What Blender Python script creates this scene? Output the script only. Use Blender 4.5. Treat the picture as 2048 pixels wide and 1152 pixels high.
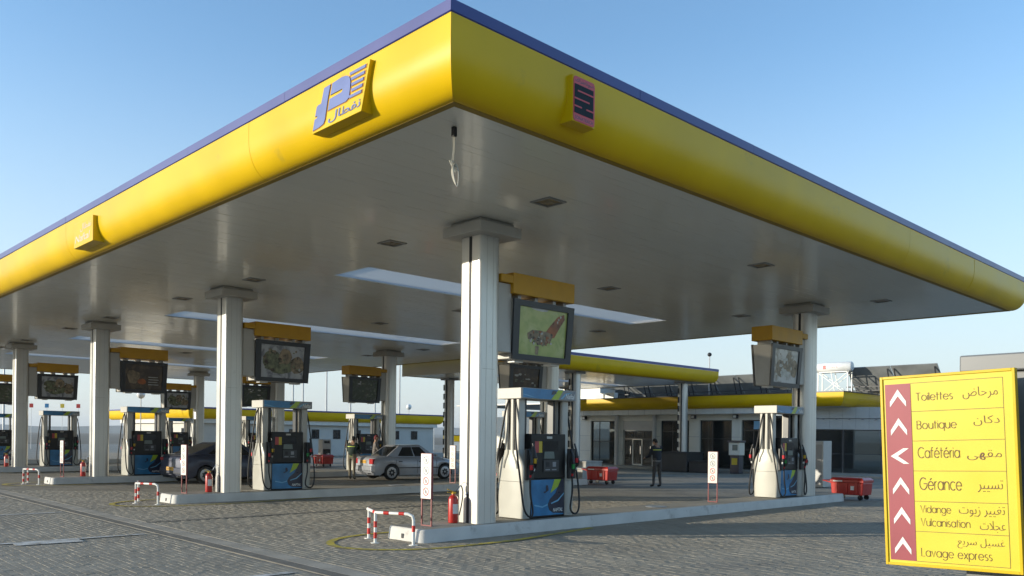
import bpy, bmesh, math, random
from math import sin, cos, tan, pi, radians as rad, sqrt, atan2
from mathutils import Vector, Matrix
random.seed(7)
for _o in list(bpy.data.objects):
    bpy.data.objects.remove(_o)
SC = bpy.context.scene
COL = SC.collection

# ------------------------------------------------------------------ camera
YAW, PITCH, ROLL, EYE = rad(46.244), rad(-.137), rad(.69), 1.75
fw = Vector((cos(YAW)*cos(PITCH), sin(YAW)*cos(PITCH), sin(PITCH)))
rt = Vector((sin(YAW), -cos(YAW), 0))
up = rt.cross(fw)
RT = rt*cos(ROLL)+up*sin(ROLL)
UP = -rt*sin(ROLL)+up*cos(ROLL)
cam = bpy.data.cameras.new('camera')
cam.sensor_width = 36
cam.lens = 36*1676.8/2048
cam.shift_x = (1024-995.65)/2048
cam.shift_y = (878.1-576)/2048
cam.clip_end = 12000
camo = bpy.data.objects.new('camera', cam)
camo.matrix_world = Matrix(((RT.x, UP.x, -fw.x, 0), (RT.y, UP.y, -fw.y, 0), (RT.z, UP.z, -fw.z, EYE), (0, 0, 0, 1)))
COL.objects.link(camo)
SC.camera = camo

# ------------------------------------------------------------------ light
SUN_EL, SUN_AZ = rad(8.8), rad(34.5)          # azimuth measured from -X towards +Y
sun_dir = Vector((-cos(SUN_AZ)*cos(SUN_EL), sin(SUN_AZ)*cos(SUN_EL), sin(SUN_EL)))
W = bpy.data.worlds.new('World')
SC.world = W
W.use_nodes = True
nt = W.node_tree
bg = nt.nodes['Background']
sky = nt.nodes.new('ShaderNodeTexSky')
sky.sky_type = 'NISHITA'
sky.sun_disc = False
sky.sun_elevation = SUN_EL
sky.sun_rotation = atan2(sun_dir.x, sun_dir.y)
sky.air_density, sky.dust_density, sky.ozone_density = 1.0, 0.6, 2.0
sky.altitude = 600
# pale haze towards the horizon, the same all round
_tc = nt.nodes.new('ShaderNodeTexCoord')
_sx = nt.nodes.new('ShaderNodeSeparateXYZ')
nt.links.new(_tc.outputs['Generated'], _sx.inputs[0])
_mr = nt.nodes.new('ShaderNodeMapRange')
_mr.interpolation_type = 'SMOOTHSTEP'
_mr.inputs['From Min'].default_value = -.02
_mr.inputs['From Max'].default_value = .44
_mr.inputs['To Min'].default_value = .85
_mr.inputs['To Max'].default_value = 0
nt.links.new(_sx.outputs['Z'], _mr.inputs['Value'])
_hz = nt.nodes.new('ShaderNodeMix')
_hz.data_type = 'RGBA'
nt.links.new(_mr.outputs[0], _hz.inputs[0])
_hs = nt.nodes.new('ShaderNodeHueSaturation')
_hs.inputs['Saturation'].default_value = 1.08
nt.links.new(sky.outputs[0], _hs.inputs['Color'])
nt.links.new(_hs.outputs[0], _hz.inputs[6])
_hz.inputs[7].default_value = (2.0, 2.2, 2.36, 1)
nt.links.new(_hz.outputs[2], bg.inputs[0])
bg.inputs[1].default_value = .15
sl = bpy.data.lights.new('sun', 'SUN')
sl.energy = 2.4
sl.angle = rad(.55)
sl.color = (1.0, .92, .75)
so = bpy.data.objects.new('sun', sl)
so.rotation_euler = (-sun_dir).to_track_quat('-Z', 'Y').to_euler()
so.location = (-20, 20, 30)
COL.objects.link(so)
vs = SC.view_settings
vs.view_transform = 'Standard'
vs.look = 'None'
vs.gamma = 1
vs.use_curve_mapping = False
vs.exposure = 1.27
SC.cycles.max_bounces = 8
SC.cycles.diffuse_bounces = 4
SC.cycles.glossy_bounces = 3
SC.cycles.transmission_bounces = 6
SC.cycles.caustics_reflective = False
SC.cycles.caustics_refractive = False
SC.cycles.use_denoising = True
SC.cycles.sample_clamp_indirect = 6

# ------------------------------------------------------------------ materials
MATS = {}
def mat(name, col, rough=.6, metal=0, var=.06, vs_=3.0, bump=0, bs=60, coat=0, spec=.5, wear=None, rnd=0, trans=0, world=False):
    """procedural surface: base colour broken up by two noises, optional relief, dirt tint and per-piece variation"""
    if name in MATS:
        return MATS[name]
    m = bpy.data.materials.new(name)
    m.use_nodes = True
    t = m.node_tree
    N, L = t.nodes, t.links
    p = N['Principled BSDF']
    tc = N.new('ShaderNodeTexCoord')
    if world:                                  # pieces laid side by side share one stain pattern
        gp = N.new('ShaderNodeNewGeometry')
    src = gp.outputs['Position'] if world else tc.outputs['Object']
    n1 = N.new('ShaderNodeTexNoise')
    n1.inputs['Scale'].default_value = vs_
    n1.inputs['Detail'].default_value = 5
    L.new(src, n1.inputs['Vector'])
    mr = N.new('ShaderNodeMapRange')
    mr.inputs['From Min'].default_value = .3
    mr.inputs['From Max'].default_value = .7
    mr.inputs['To Min'].default_value = 1-var*1.5
    mr.inputs['To Max'].default_value = 1+var
    L.new(n1.outputs['Fac'], mr.inputs['Value'])
    val = mr.outputs[0]
    if rnd:
        gi = N.new('ShaderNodeNewGeometry')
        oi = N.new('ShaderNodeObjectInfo')
        ad = N.new('ShaderNodeMath'); ad.operation = 'ADD'
        L.new(gi.outputs['Random Per Island'], ad.inputs[0]); L.new(oi.outputs['Random'], ad.inputs[1])
        fr = N.new('ShaderNodeMath'); fr.operation = 'FRACT'
        L.new(ad.outputs[0], fr.inputs[0])
        m2 = N.new('ShaderNodeMapRange')
        m2.inputs['To Min'].default_value = 1-rnd
        m2.inputs['To Max'].default_value = 1+rnd
        L.new(fr.outputs[0], m2.inputs['Value'])
        mu = N.new('ShaderNodeMath'); mu.operation = 'MULTIPLY'
        L.new(val, mu.inputs[0]); L.new(m2.outputs[0], mu.inputs[1])
        val = mu.outputs[0]
    mx = N.new('ShaderNodeVectorMath'); mx.operation = 'SCALE'
    mx.inputs[0].default_value = col[:3]
    L.new(val, mx.inputs['Scale'])
    out = mx.outputs[0]
    if wear:
        wcol, amount, wscale = wear
        n3 = N.new('ShaderNodeTexNoise')
        n3.inputs['Scale'].default_value = wscale
        n3.inputs['Detail'].default_value = 8
        n3.inputs['Roughness'].default_value = .7
        L.new(src, n3.inputs['Vector'])
        m3 = N.new('ShaderNodeMapRange')
        m3.inputs['From Min'].default_value = .66-amount*.4
        m3.inputs['From Max'].default_value = .78-amount*.3
        L.new(n3.outputs['Fac'], m3.inputs['Value'])
        mm = N.new('ShaderNodeMix'); mm.data_type = 'RGBA'
        L.new(m3.outputs[0], mm.inputs[0])
        L.new(out, mm.inputs[6])
        mm.inputs[7].default_value = (*wcol, 1)
        out = mm.outputs[2]
    L.new(out, p.inputs['Base Color'])
    n2 = N.new('ShaderNodeTexNoise')
    n2.inputs['Scale'].default_value = bs
    n2.inputs['Detail'].default_value = 4
    L.new(src, n2.inputs['Vector'])
    m4 = N.new('ShaderNodeMapRange')
    m4.inputs['To Min'].default_value = max(0, rough-.08)
    m4.inputs['To Max'].default_value = min(1, rough+.08)
    L.new(n1.outputs['Fac'], m4.inputs['Value'])
    L.new(m4.outputs[0], p.inputs['Roughness'])
    if bump:
        b = N.new('ShaderNodeBump')
        b.inputs['Strength'].default_value = min(1, bump)
        b.inputs['Distance'].default_value = .01
        L.new(n2.outputs['Fac'], b.inputs['Height'])
        L.new(b.outputs[0], p.inputs['Normal'])
    p.inputs['Metallic'].default_value = metal
    p.inputs['Coat Weight'].default_value = coat
    p.inputs['Coat Roughness'].default_value = .06
    p.inputs['Specular IOR Level'].default_value = spec
    if trans:
        p.inputs['Transmission Weight'].default_value = trans
        p.inputs['IOR'].default_value = 1.45
    MATS[name] = m
    return m

GROUND = (.298, .264, .208)
M = dict(
    yellow=mat('yellow_paint', (.74, .475, .003), .36, var=.07, vs_=.7, coat=.03, bump=.22, bs=1.6, spec=.2, wear=((.50, .34, .03), .08, 1.1)),
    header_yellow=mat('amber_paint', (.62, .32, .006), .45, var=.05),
    blue=mat('blue_paint', (.026, .034, .20), .4, var=.08, vs_=.7, coat=.2),
    white=mat('white_paint', (.74, .73, .68), .45, var=.05),
    column=mat('column_paint', (.68, .66, .61), .33, metal=.45, var=.04, vs_=1.5, wear=((.42, .40, .36), .08, 1.6)),
    kerbwhite=mat('kerb_whitewash', (.60, .575, .53), .7, var=.08, vs_=2, bump=.3, bs=30, wear=((.34, .31, .27), .2, 2.2)),
    concrete=mat('concrete_top', (.32, .29, .24), .85, var=.12, vs_=1.2, bump=.4, bs=50),
    band=mat('concrete_band', (.36, .325, .27), .85, var=.12, vs_=1.0, bump=.4, bs=40),
    seam=mat('sheet_seam', (.46, .44, .39), .5),
    drain=mat('drain_channel', (.175, .16, .135), .85, var=.15, vs_=3, bump=.5, bs=60),
    bed=mat('joint_sand', (.13, .12, .105), .95, var=.2, vs_=4, bump=.5, bs=80),
    dark=mat('dark_groove', (.02, .02, .022), .6),
    black=mat('black_plastic', (.018, .018, .02), .38, var=.1),
    rubber=mat('black_rubber', (.014, .014, .015), .55),
    pylon=mat('pylon_grey', (.15, .155, .16), .45, var=.06, vs_=1),
    grey=mat('grey_metal', (.30, .30, .30), .4, metal=.2, var=.05),
    palegrey=mat('pale_grey_panel', (.52, .50, .46), .45, var=.05),
    charcoal=mat('charcoal_frame', (.035, .037, .042), .35, var=.1),
    panelblack=mat('dispenser_black', (.016, .016, .017), .34, var=.08, spec=.3),
    red=mat('red_paint', (.48, .022, .014), .32, var=.08, coat=.3),
    redband=mat('red_band', (.60, .03, .02), .45, var=.08, wear=((.5, .4, .36), .12, 9)),
    maroon=mat('maroon_post', (.20, .02, .022), .45),
    whitetube=mat('white_tube', (.78, .76, .70), .4, var=.05, wear=((.4, .36, .3), .12, 8)),
    chrome=mat('chrome', (.75, .75, .75), .15, metal=1),
    shell=mat('dispenser_shell', (.47, .455, .40), .35, var=.03, coat=.15),
    post=mat('dispenser_post', (.50, .48, .43), .35),
    dblue=mat('graphic_blue', (.025, .20, .42), .3, var=.25, vs_=2.5, coat=.2),
    dcyan=mat('graphic_pale_blue', (.16, .42, .62), .3, var=.1, coat=.2),
    dgreen=mat('graphic_green', (.38, .52, .03), .3, var=.1, coat=.2),
    dnavy=mat('graphic_navy', (.02, .025, .05), .3, coat=.2),
    dgrey=mat('graphic_grey', (.25, .26, .28), .35),
    pwhite=mat('print_white', (.75, .75, .72), .4),
    lcd=mat('lcd_screen', (.16, .19, .17), .15),
    stickerred=mat('sticker_red', (.42, .05, .05), .4),
    stickeryellow=mat('sticker_yellow', (.62, .45, .03), .4),
    tipyellow=mat('nozzle_yellow', (.70, .42, .02), .4),
    tipred=mat('nozzle_red', (.60, .02, .03), .4),
    tipgreen=mat('nozzle_green', (.02, .30, .06), .4),
    glass=mat('dark_glass', (.012, .014, .016), .06, var=.05, spec=.6),
    shopglass=mat('shop_glass', (.02, .022, .022), .05, var=.1, spec=.3),
    signyellow=mat('sign_yellow', (.66, .54, .035), .4, var=.02),
    signframe=mat('sign_frame', (.66, .44, .01), .35, var=.03),
    signred=mat('sign_red', (.31, .055, .07), .45, var=.08, vs_=1.5),
    signline=mat('sign_line', (.16, .07, .03), .5),
    logoblue=mat('logo_blue', (.075, .12, .34), .4, var=.06),
    logoline=mat('logo_outline', (.55, .22, .02), .4),
    logored=mat('logo_red', (.66, .07, .075), .45),
    solar=mat('solar_back', (.26, .27, .27), .5, var=.15, vs_=1.5),
    strut=mat('dark_strut', (.03, .03, .033), .5),
    tank=mat('tank_white', (.72, .72, .70), .35),
    wallwhite=mat('render_white', (.62, .60, .55), .75, var=.05, vs_=.8, bump=.15, bs=25),
    cream=mat('clad_cream', (.83, .79, .68), .6, var=.05, vs_=.8),
    clad=mat('clad_panel', (.52, .52, .50), .45, var=.04, rnd=.04),
    planter=mat('dark_planter', (.03, .032, .035), .5, var=.15),
    bench=mat('pale_block', (.42, .41, .38), .7, var=.1),
    lip=mat('shaded_lip', (.34, .23, .04), .6, spec=.2),  # fascia yellow darkened to hold the shade under its lip
    badge=mat('badge_black', (.022, .03, .036), .6, spec=.15),
    skin=mat('skin', (.34, .19, .12), .55),
    hair=mat('dark_hair', (.012, .01, .009), .7),
    navyjacket=mat('navy_jacket', (.014, .02, .035), .8, var=.2, vs_=12),
    greenjacket=mat('green_jacket', (.016, .035, .026), .8, var=.2, vs_=12),
    greytrouser=mat('grey_trousers', (.075, .07, .07), .85, var=.15, vs_=12),
    tantrouser=mat('khaki_trousers', (.20, .17, .12), .85, var=.15, vs_=12),
    checked=mat('checked_jacket', (.17, .15, .14), .85, var=.4, vs_=30),
    shoe=mat('black_shoe', (.012, .012, .013), .45),
    hivis=mat('reflective_stripe', (.62, .75, .10), .5),
    cap=mat('maroon_cap', (.14, .015, .02), .8),
    carsilver=mat('silver_car_paint', (.34, .35, .38), .33, metal=.25, var=.02, coat=.5),
    cardark=mat('midnight_car_paint', (.038, .044, .072), .38, metal=.4, var=.02, coat=.35),
    taillight=mat('tail_light', (.45, .015, .012), .18, coat=.5),
    headlight=mat('head_light', (.6, .6, .6), .1),
    plate=mat('orange_plate', (.70, .36, .02), .45),
    rim=mat('wheel_rim', (.42, .42, .43), .35, metal=.6),
    mast=mat('mast_metal', (.55, .55, .54), .45),
    globe=mat('white_globe', (.78, .78, .76), .3),
    hill=mat('far_hill', (.10, .11, .09), .95, var=.3, vs_=.004),
    truckyellow=mat('olive_yellow_paint', (.46, .36, .03), .5, var=.1),
    cable=mat('pale_cable', (.45, .42, .34), .5),
    paint_yellow=mat('road_yellow', (.52, .41, .05), .8, var=.1, wear=((.24, .215, .15), .46, 5)),
    paint_white=mat('road_white', (.60, .59, .56), .8, var=.1, wear=((.26, .245, .21), .52, 5)),
    paver=mat('paver_grey', GROUND, .82, var=.10, vs_=.8, bump=.35, bs=45, rnd=.09, wear=((.19, .175, .15), .26, .45), world=True),
)

# ------------------------------------------------------------------ mesh helpers
class MB:
    """collects faces in a plain vertex / face list and links them as ONE mesh object"""
    def __init__(s):
        s.v, s.f, s.m = [], [], []
    def add(s, vs, fs, mi=0):
        b = len(s.v)
        s.v += [tuple(v) for v in vs]
        s.f += [tuple(b+i for i in f) for f in fs]
        s.m += [mi]*len(fs)
        return s
    def box(s, x0, x1, y0, y1, z0, z1, mi=0, bottom=True):
        vs = [(x0, y0, z0), (x1, y0, z0), (x1, y1, z0), (x0, y1, z0), (x0, y0, z1), (x1, y0, z1), (x1, y1, z1), (x0, y1, z1)]
        fs = [(4, 5, 6, 7), (0, 1, 5, 4), (1, 2, 6, 5), (2, 3, 7, 6), (3, 0, 4, 7)]
        if bottom:
            fs.append((3, 2, 1, 0))
        return s.add(vs, fs, mi)
    def bar(s, a, b, w, h=None, mi=0):
        """square bar from a to b"""
        a, b = Vector(a), Vector(b)
        d = (b-a).normalized()
        u = d.cross(Vector((0, 0, 1)))
        if u.length < 1e-3:
            u = Vector((1, 0, 0))
        u.normalize()
        n = u.cross(d)
        h = h or w
        vs = []
        for p in (a, b):
            for i, j in ((-1, -1), (1, -1), (1, 1), (-1, 1)):
                vs.append(p+u*i*w/2+n*j*h/2)
        return s.add(vs, [(0, 1, 2, 3)[::-1], (4, 5, 6, 7), (0, 1, 5, 4), (1, 2, 6, 5), (2, 3, 7, 6), (3, 0, 4, 7)], mi)
    def tube(s, pts, r, n=8, mi=0, caps=True, smooth=0):
        pts = [Vector(p) for p in pts]
        if smooth:
            pts = spline(pts, smooth)
        rs = r if isinstance(r, (list, tuple)) else [r]*len(pts)
        vs, fs = [], []
        prev = None
        for i, p in enumerate(pts):
            d = (pts[min(i+1, len(pts)-1)]-pts[max(i-1, 0)]).normalized()
            if prev is None:
                u = d.cross(Vector((0, 0, 1)))
                if u.length < .02:
                    u = d.cross(Vector((1, 0, 0)))
            else:
                u = prev-d*prev.dot(d)
            u.normalize()
            prev = u
            w = d.cross(u)
            for k in range(n):
                a = 2*pi*k/n
                vs.append(p+(u*cos(a)+w*sin(a))*rs[i])
        for i in range(len(pts)-1):
            for k in range(n):
                fs.append((i*n+k, i*n+(k+1) % n, (i+1)*n+(k+1) % n, (i+1)*n+k))
        if caps:
            fs.append(tuple(range(n))[::-1])
            fs.append(tuple((len(pts)-1)*n+k for k in range(n)))
        return s.add(vs, fs, mi)
    def lathe(s, prof, n=16, c=(0, 0, 0), axis='z', mi=0):
        """prof: list of (r, h)"""
        vs, fs = [], []
        for r, h in prof:
            for k in range(n):
                a = 2*pi*k/n
                x, y, z = r*cos(a), r*sin(a), h
                if axis == 'y':
                    x, y, z = x, z, -y
                elif axis == 'x':
                    x, y, z = z, x, y
                vs.append((c[0]+x, c[1]+y, c[2]+z))
        for i in range(len(prof)-1):
            for k in range(n):
                fs.append((i*n+k, i*n+(k+1) % n, (i+1)*n+(k+1) % n, (i+1)*n+k))
        if prof[0][0] > 1e-4:
            fs.append(tuple(range(n))[::-1])
        if prof[-1][0] > 1e-4:
            fs.append(tuple((len(prof)-1)*n+k for k in range(n)))
        return s.add(vs, fs, mi)
    def prism(s, poly, a, b, axis='z', mi=0):
        """2D polygon pushed from a to b along axis: z -> (x,y); y -> (x,z); x -> (y,z)"""
        def P(u, v, w):
            return (u, v, w) if axis == 'z' else ((u, w, v) if axis == 'y' else (w, u, v))
        n = len(poly)
        vs = [P(u, v, a) for u, v in poly]+[P(u, v, b) for u, v in poly]
        fs = [tuple(range(n))[::-1], tuple(range(n, 2*n))]
        fs += [(i, (i+1) % n, n+(i+1) % n, n+i) for i in range(n)]
        return s.add(vs, fs, mi)
    def loft(s, rings, mi=0, caps=True, closed=True):
        n = len(rings[0])
        vs = [p for r in rings for p in r]
        fs = []
        for i in range(len(rings)-1):
            for k in range(n if closed else n-1):
                fs.append((i*n+k, i*n+(k+1) % n, (i+1)*n+(k+1) % n, (i+1)*n+k))
        if caps:
            fs.append(tuple(range(n))[::-1])
            fs.append(tuple((len(rings)-1)*n+k for k in range(n)))
        return s.add(vs, fs, mi)
    def sphere(s, c, r, n=10, mi=0, sc=(1, 1, 1)):
        prof = [(max(1e-5, r*sin(pi*i/n)), -r*cos(pi*i/n)) for i in range(n+1)]
        t = MB().lathe(prof, n+2)
        return s.add([(c[0]+x*sc[0], c[1]+y*sc[1], c[2]+z*sc[2]) for x, y, z in t.v], t.f, mi)
    def mesh(s, name, mats, smooth=35, fix=True):
        me = bpy.data.meshes.new(name)
        me.from_pydata(s.v, [], s.f)
        for m in (mats if isinstance(mats, (list, tuple)) else [mats]):
            me.materials.append(m)
        if any(s.m):
            me.polygons.foreach_set('material_index', s.m)
        if fix:
            bm = bmesh.new()
            bm.from_mesh(me)
            bmesh.ops.recalc_face_normals(bm, faces=bm.faces)
            bm.to_mesh(me)
            bm.free()
        if smooth:
            me.polygons.foreach_set('use_smooth', [True]*len(me.polygons))
            me.set_sharp_from_angle(angle=rad(smooth))
        me.update()
        return me
    def build(s, name, mats, parent=None, loc=(0, 0, 0), smooth=35, bevel=0, fix=True):
        o = bpy.data.objects.new(name, s.mesh(name, mats, smooth, fix))
        COL.objects.link(o)
        o.location = loc
        if parent:
            o.parent = parent
        if bevel:
            b = o.modifiers.new('bevel', 'BEVEL')
            b.width = bevel
            b.segments = 2
            b.limit_method = 'ANGLE'
            b.angle_limit = rad(40)
        return o

def spline(pts, k):
    out = []
    n = len(pts)
    for i in range(n-1):
        p0, p1, p2, p3 = pts[max(i-1, 0)], pts[i], pts[i+1], pts[min(i+2, n-1)]
        for j in range(k):
            t = j/k
            out.append(.5*((2*p1)+(p2-p0)*t+(2*p0-5*p1+4*p2-p3)*t*t+(3*p1-p0-3*p2+p3)*t**3))
    out.append(pts[-1])
    return out

def rrect(x0, x1, y0, y1, r, n=4):
    out = []
    for cx, cy, a0 in ((x1-r, y1-r, 0), (x0+r, y1-r, 90), (x0+r, y0+r, 180), (x1-r, y0+r, 270)):
        for i in range(n+1):
            a = rad(a0+90*i/n)
            out.append((cx+r*cos(a), cy+r*sin(a)))
    return out

def tag(o, label=None, cat=None, group=None, kind=None):
    if label: o['label'] = label
    if cat: o['category'] = cat
    if group: o['group'] = group
    if kind: o['kind'] = kind
    return o
def thing(name, label, cat, loc=(0, 0, 0), rz=0, group=None):
    o = bpy.data.objects.new(name, None)
    o.empty_display_size = .2
    COL.objects.link(o)
    o.location = loc
    o.rotation_euler = (0, 0, rz)
    return tag(o, label, cat, group)
KIDS = {}
def kids(o):
    return [c for c in bpy.data.objects if c.parent == o]
def dup(root, loc, rz, label, group=None):
    def rec(o, parent):
        c = o.copy()
        COL.objects.link(c)
        c.parent = parent
        for ch in kids(o):
            rec(ch, c)
        return c
    r = rec(root, None)
    r.location = loc
    r.rotation_euler = (0, 0, rz)
    r['label'] = label
    if group: r['group'] = group
    return r

# ------------------------------------------------------------------ lettering
AR = {  # isolated, final, initial, medial presentation forms
    'ا': ('\uFE8D', '\uFE8E'), 'ب': ('\uFE8F', '\uFE90', '\uFE91', '\uFE92'), 'ت': ('\uFE95', '\uFE96', '\uFE97', '\uFE98'),
    'ج': ('\uFE9D', '\uFE9E', '\uFE9F', '\uFEA0'), 'ح': ('\uFEA1', '\uFEA2', '\uFEA3', '\uFEA4'), 'د': ('\uFEA9', '\uFEAA'),
    'ر': ('\uFEAD', '\uFEAE'), 'ز': ('\uFEAF', '\uFEB0'), 'س': ('\uFEB1', '\uFEB2', '\uFEB3', '\uFEB4'),
    'ض': ('\uFEBD', '\uFEBE', '\uFEBF', '\uFEC0'), 'ط': ('\uFEC1', '\uFEC2', '\uFEC3', '\uFEC4'), 'ع': ('\uFEC9', '\uFECA', '\uFECB', '\uFECC'),
    'غ': ('\uFECD', '\uFECE', '\uFECF', '\uFED0'), 'ف': ('\uFED1', '\uFED2', '\uFED3', '\uFED4'), 'ق': ('\uFED5', '\uFED6', '\uFED7', '\uFED8'),
    'ك': ('\uFED9', '\uFEDA', '\uFEDB', '\uFEDC'), 'ل': ('\uFEDD', '\uFEDE', '\uFEDF', '\uFEE0'), 'م': ('\uFEE1', '\uFEE2', '\uFEE3', '\uFEE4'),
    'ن': ('\uFEE5', '\uFEE6', '\uFEE7', '\uFEE8'), 'ه': ('\uFEE9', '\uFEEA', '\uFEEB', '\uFEEC'), 'و': ('\uFEED', '\uFEEE'),
    'ى': ('\uFEEF', '\uFEF0'), 'ي': ('\uFEF1', '\uFEF2', '\uFEF3', '\uFEF4'), 'ﻻ': ('\uFEFB', '\uFEFC')}
def shape_arabic(s):
    s = s.replace('لا', 'ﻻ')
    out = []
    for i, c in enumerate(s):
        if c not in AR:
            out.append(c)
            continue
        f = AR[c]
        pv = i > 0 and s[i-1] in AR and len(AR[s[i-1]]) == 4
        nx = i < len(s)-1 and s[i+1] in AR and len(f) == 4
        out.append(f[3] if pv and nx else f[1] if pv else f[2] if nx else f[0])
    return ''.join(reversed(out))
def text_verts(body, offset=0, shear=0, arabic=False, res=2):
    c = bpy.data.curves.new('letters', 'FONT')
    c.body = shape_arabic(body) if arabic else body
    c.offset = offset
    c.shear = shear
    c.resolution_u = res
    o = bpy.data.objects.new('letters', c)
    COL.objects.link(o)
    bpy.context.view_layer.update()
    me = bpy.data.meshes.new_from_object(o.evaluated_get(bpy.context.evaluated_depsgraph_get()))
    vs = [(v.co.x, v.co.y) for v in me.vertices]
    fs = [tuple(p.vertices) for p in me.polygons]
    bpy.data.objects.remove(o)
    bpy.data.curves.remove(c)
    bpy.data.meshes.remove(me)
    x0, x1 = min(v[0] for v in vs), max(v[0] for v in vs)
    y0, y1 = min(v[1] for v in vs), max(v[1] for v in vs)
    return vs, fs, (x0, x1, y0, y1)
# thin round sign lettering drawn as strokes: x-height .5, capitals .72
def _arc(cx, cy, rx, ry, a0, a1, n=10):
    return [(cx+rx*cos(rad(a0+(a1-a0)*i/n)), cy+ry*sin(rad(a0+(a1-a0)*i/n))) for i in range(n+1)]
_O = _arc(.25, .25, .25, .25, 0, 360, 20)
GLYPH = {
    'T': (.46, [[(0, .72), (.46, .72)], [(.23, .72), (.23, 0)]]), 'L': (.34, [[(0, .72), (0, 0), (.34, 0)]]),
    'B': (.42, [[(0, 0), (0, .72), (.22, .72)]+_arc(.22, .55, .17, .17, 90, -90, 8)+[(0, .38)], [(.22, .38)]+_arc(.22, .19, .2, .19, 90, -90, 8)+[(0, 0)]]),
    'C': (.60, [_arc(.36, .36, .36, .36, 48, 312, 16)]), 'G': (.70, [_arc(.36, .36, .36, .36, 48, 360, 18)+[(.40, .36)]]),
    'V': (.54, [[(0, .72), (.27, 0), (.54, .72)]]), 'o': (.5, [_O]), 'i': (.0, [[(0, 0), (0, .5)], [(0, .62), (0, .68)]]), 'l': (.0, [[(0, 0), (0, .72)]]),
    'e': (.5, [[(0, .26), (.5, .26)]+_arc(.25, .25, .25, .25, 0, 325, 16)]),
    'é': (.5, [[(0, .26), (.5, .26)]+_arc(.25, .25, .25, .25, 0, 325, 16), [(.20, .58), (.34, .70)]]),
    't': (.22, [[(.08, 0), (.08, .70)], [(0, .5), (.22, .5)]]), 'f': (.22, [[(.07, 0), (.07, .58)]+_arc(.19, .60, .12, .12, 180, 90, 5), [(0, .5), (.2, .5)]]),
    's': (.28, [_arc(.14, .375, .13, .125, 50, 260, 8)+_arc(.14, .125, .14, .125, 80, -130, 8)]),
    'u': (.42, [[(0, .5), (0, .2)]+_arc(.21, .2, .21, .2, 180, 360, 8)+[(.42, .5)], [(.42, .5), (.42, 0)]]),
    'n': (.42, [[(0, 0), (0, .5)], [(0, .28)]+_arc(.21, .29, .21, .21, 180, 0, 8)+[(.42, 0)]]),
    'a': (.5, [_O, [(.5, .5), (.5, 0)]]), 'q': (.5, [_O, [(.5, .5), (.5, -.22)]]), 'p': (.5, [_O, [(0, .5), (0, -.22)]]), 'd': (.5, [_O, [(.5, .72), (.5, 0)]]),
    'g': (.5, [_O, [(.5, .5), (.5, -.02)]+_arc(.25, -.02, .25, .2, 0, -150, 8)]), 'r': (.2, [[(0, 0), (0, .5)], [(0, .3)]+_arc(.18, .3, .18, .2, 180, 90, 5)]),
    'c': (.43, [_arc(.25, .25, .25, .25, 45, 315, 14)]), 'v': (.38, [[(0, .5), (.19, 0), (.38, .5)]]), 'x': (.36, [[(0, .5), (.36, 0)], [(0, 0), (.36, .5)]]),
    ' ': (.2, [])}
def stroke_text(mb, body, box, frame, w=.055, mi=0):
    x, lines = 0, []
    for ch in body:
        adv, st = GLYPH[ch]
        lines += [[(x+a, b) for a, b in s] for s in st]
        x += adv+.13
    x -= .13
    u0, u1, v0, v1 = box                      # v0 = baseline, v1 = top of the capitals
    F = lambda a, b: frame(u0+(u1-u0)*a/x, v0+(v1-v0)*b/.72)
    for s in lines:
        L_, R_ = [], []
        for i, p in enumerate(s):
            a, c = s[max(i-1, 0)], s[min(i+1, len(s)-1)]
            d = Vector((c[0]-a[0], c[1]-a[1]))
            if d.length < 1e-6: d = Vector((1, 0))
            d.normalize()
            L_.append(F(p[0]-d.y*w/2, p[1]+d.x*w/2)); R_.append(F(p[0]+d.y*w/2, p[1]-d.x*w/2))
        n = len(s)
        mb.add(L_+R_, [(i, i+1, n+i+1, n+i) for i in range(n-1)], mi)
def text_on(mb, body, box, frame, mi=0, **kw):
    """letters stretched into box=(u0,u1,v0,v1) of a plane; frame(u,v) -> point"""
    vs, fs, (x0, x1, y0, y1) = text_verts(body, **kw)
    u0, u1, v0, v1 = box
    pts = [frame(u0+(u1-u0)*(x-x0)/(x1-x0), v0+(v1-v0)*(y-y0)/(y1-y0)) for x, y in vs]
    mb.add(pts, fs, mi)
    return mb
# ================================================================== the setting
def project(x, y, z):
    v = Vector((x, y, z-EYE))
    d = v.dot(fw)
    if d < .1:
        return None
    return 995.65+1676.8*v.dot(RT)/d, 878.1-1676.8*v.dot(UP)/d, d

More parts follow.
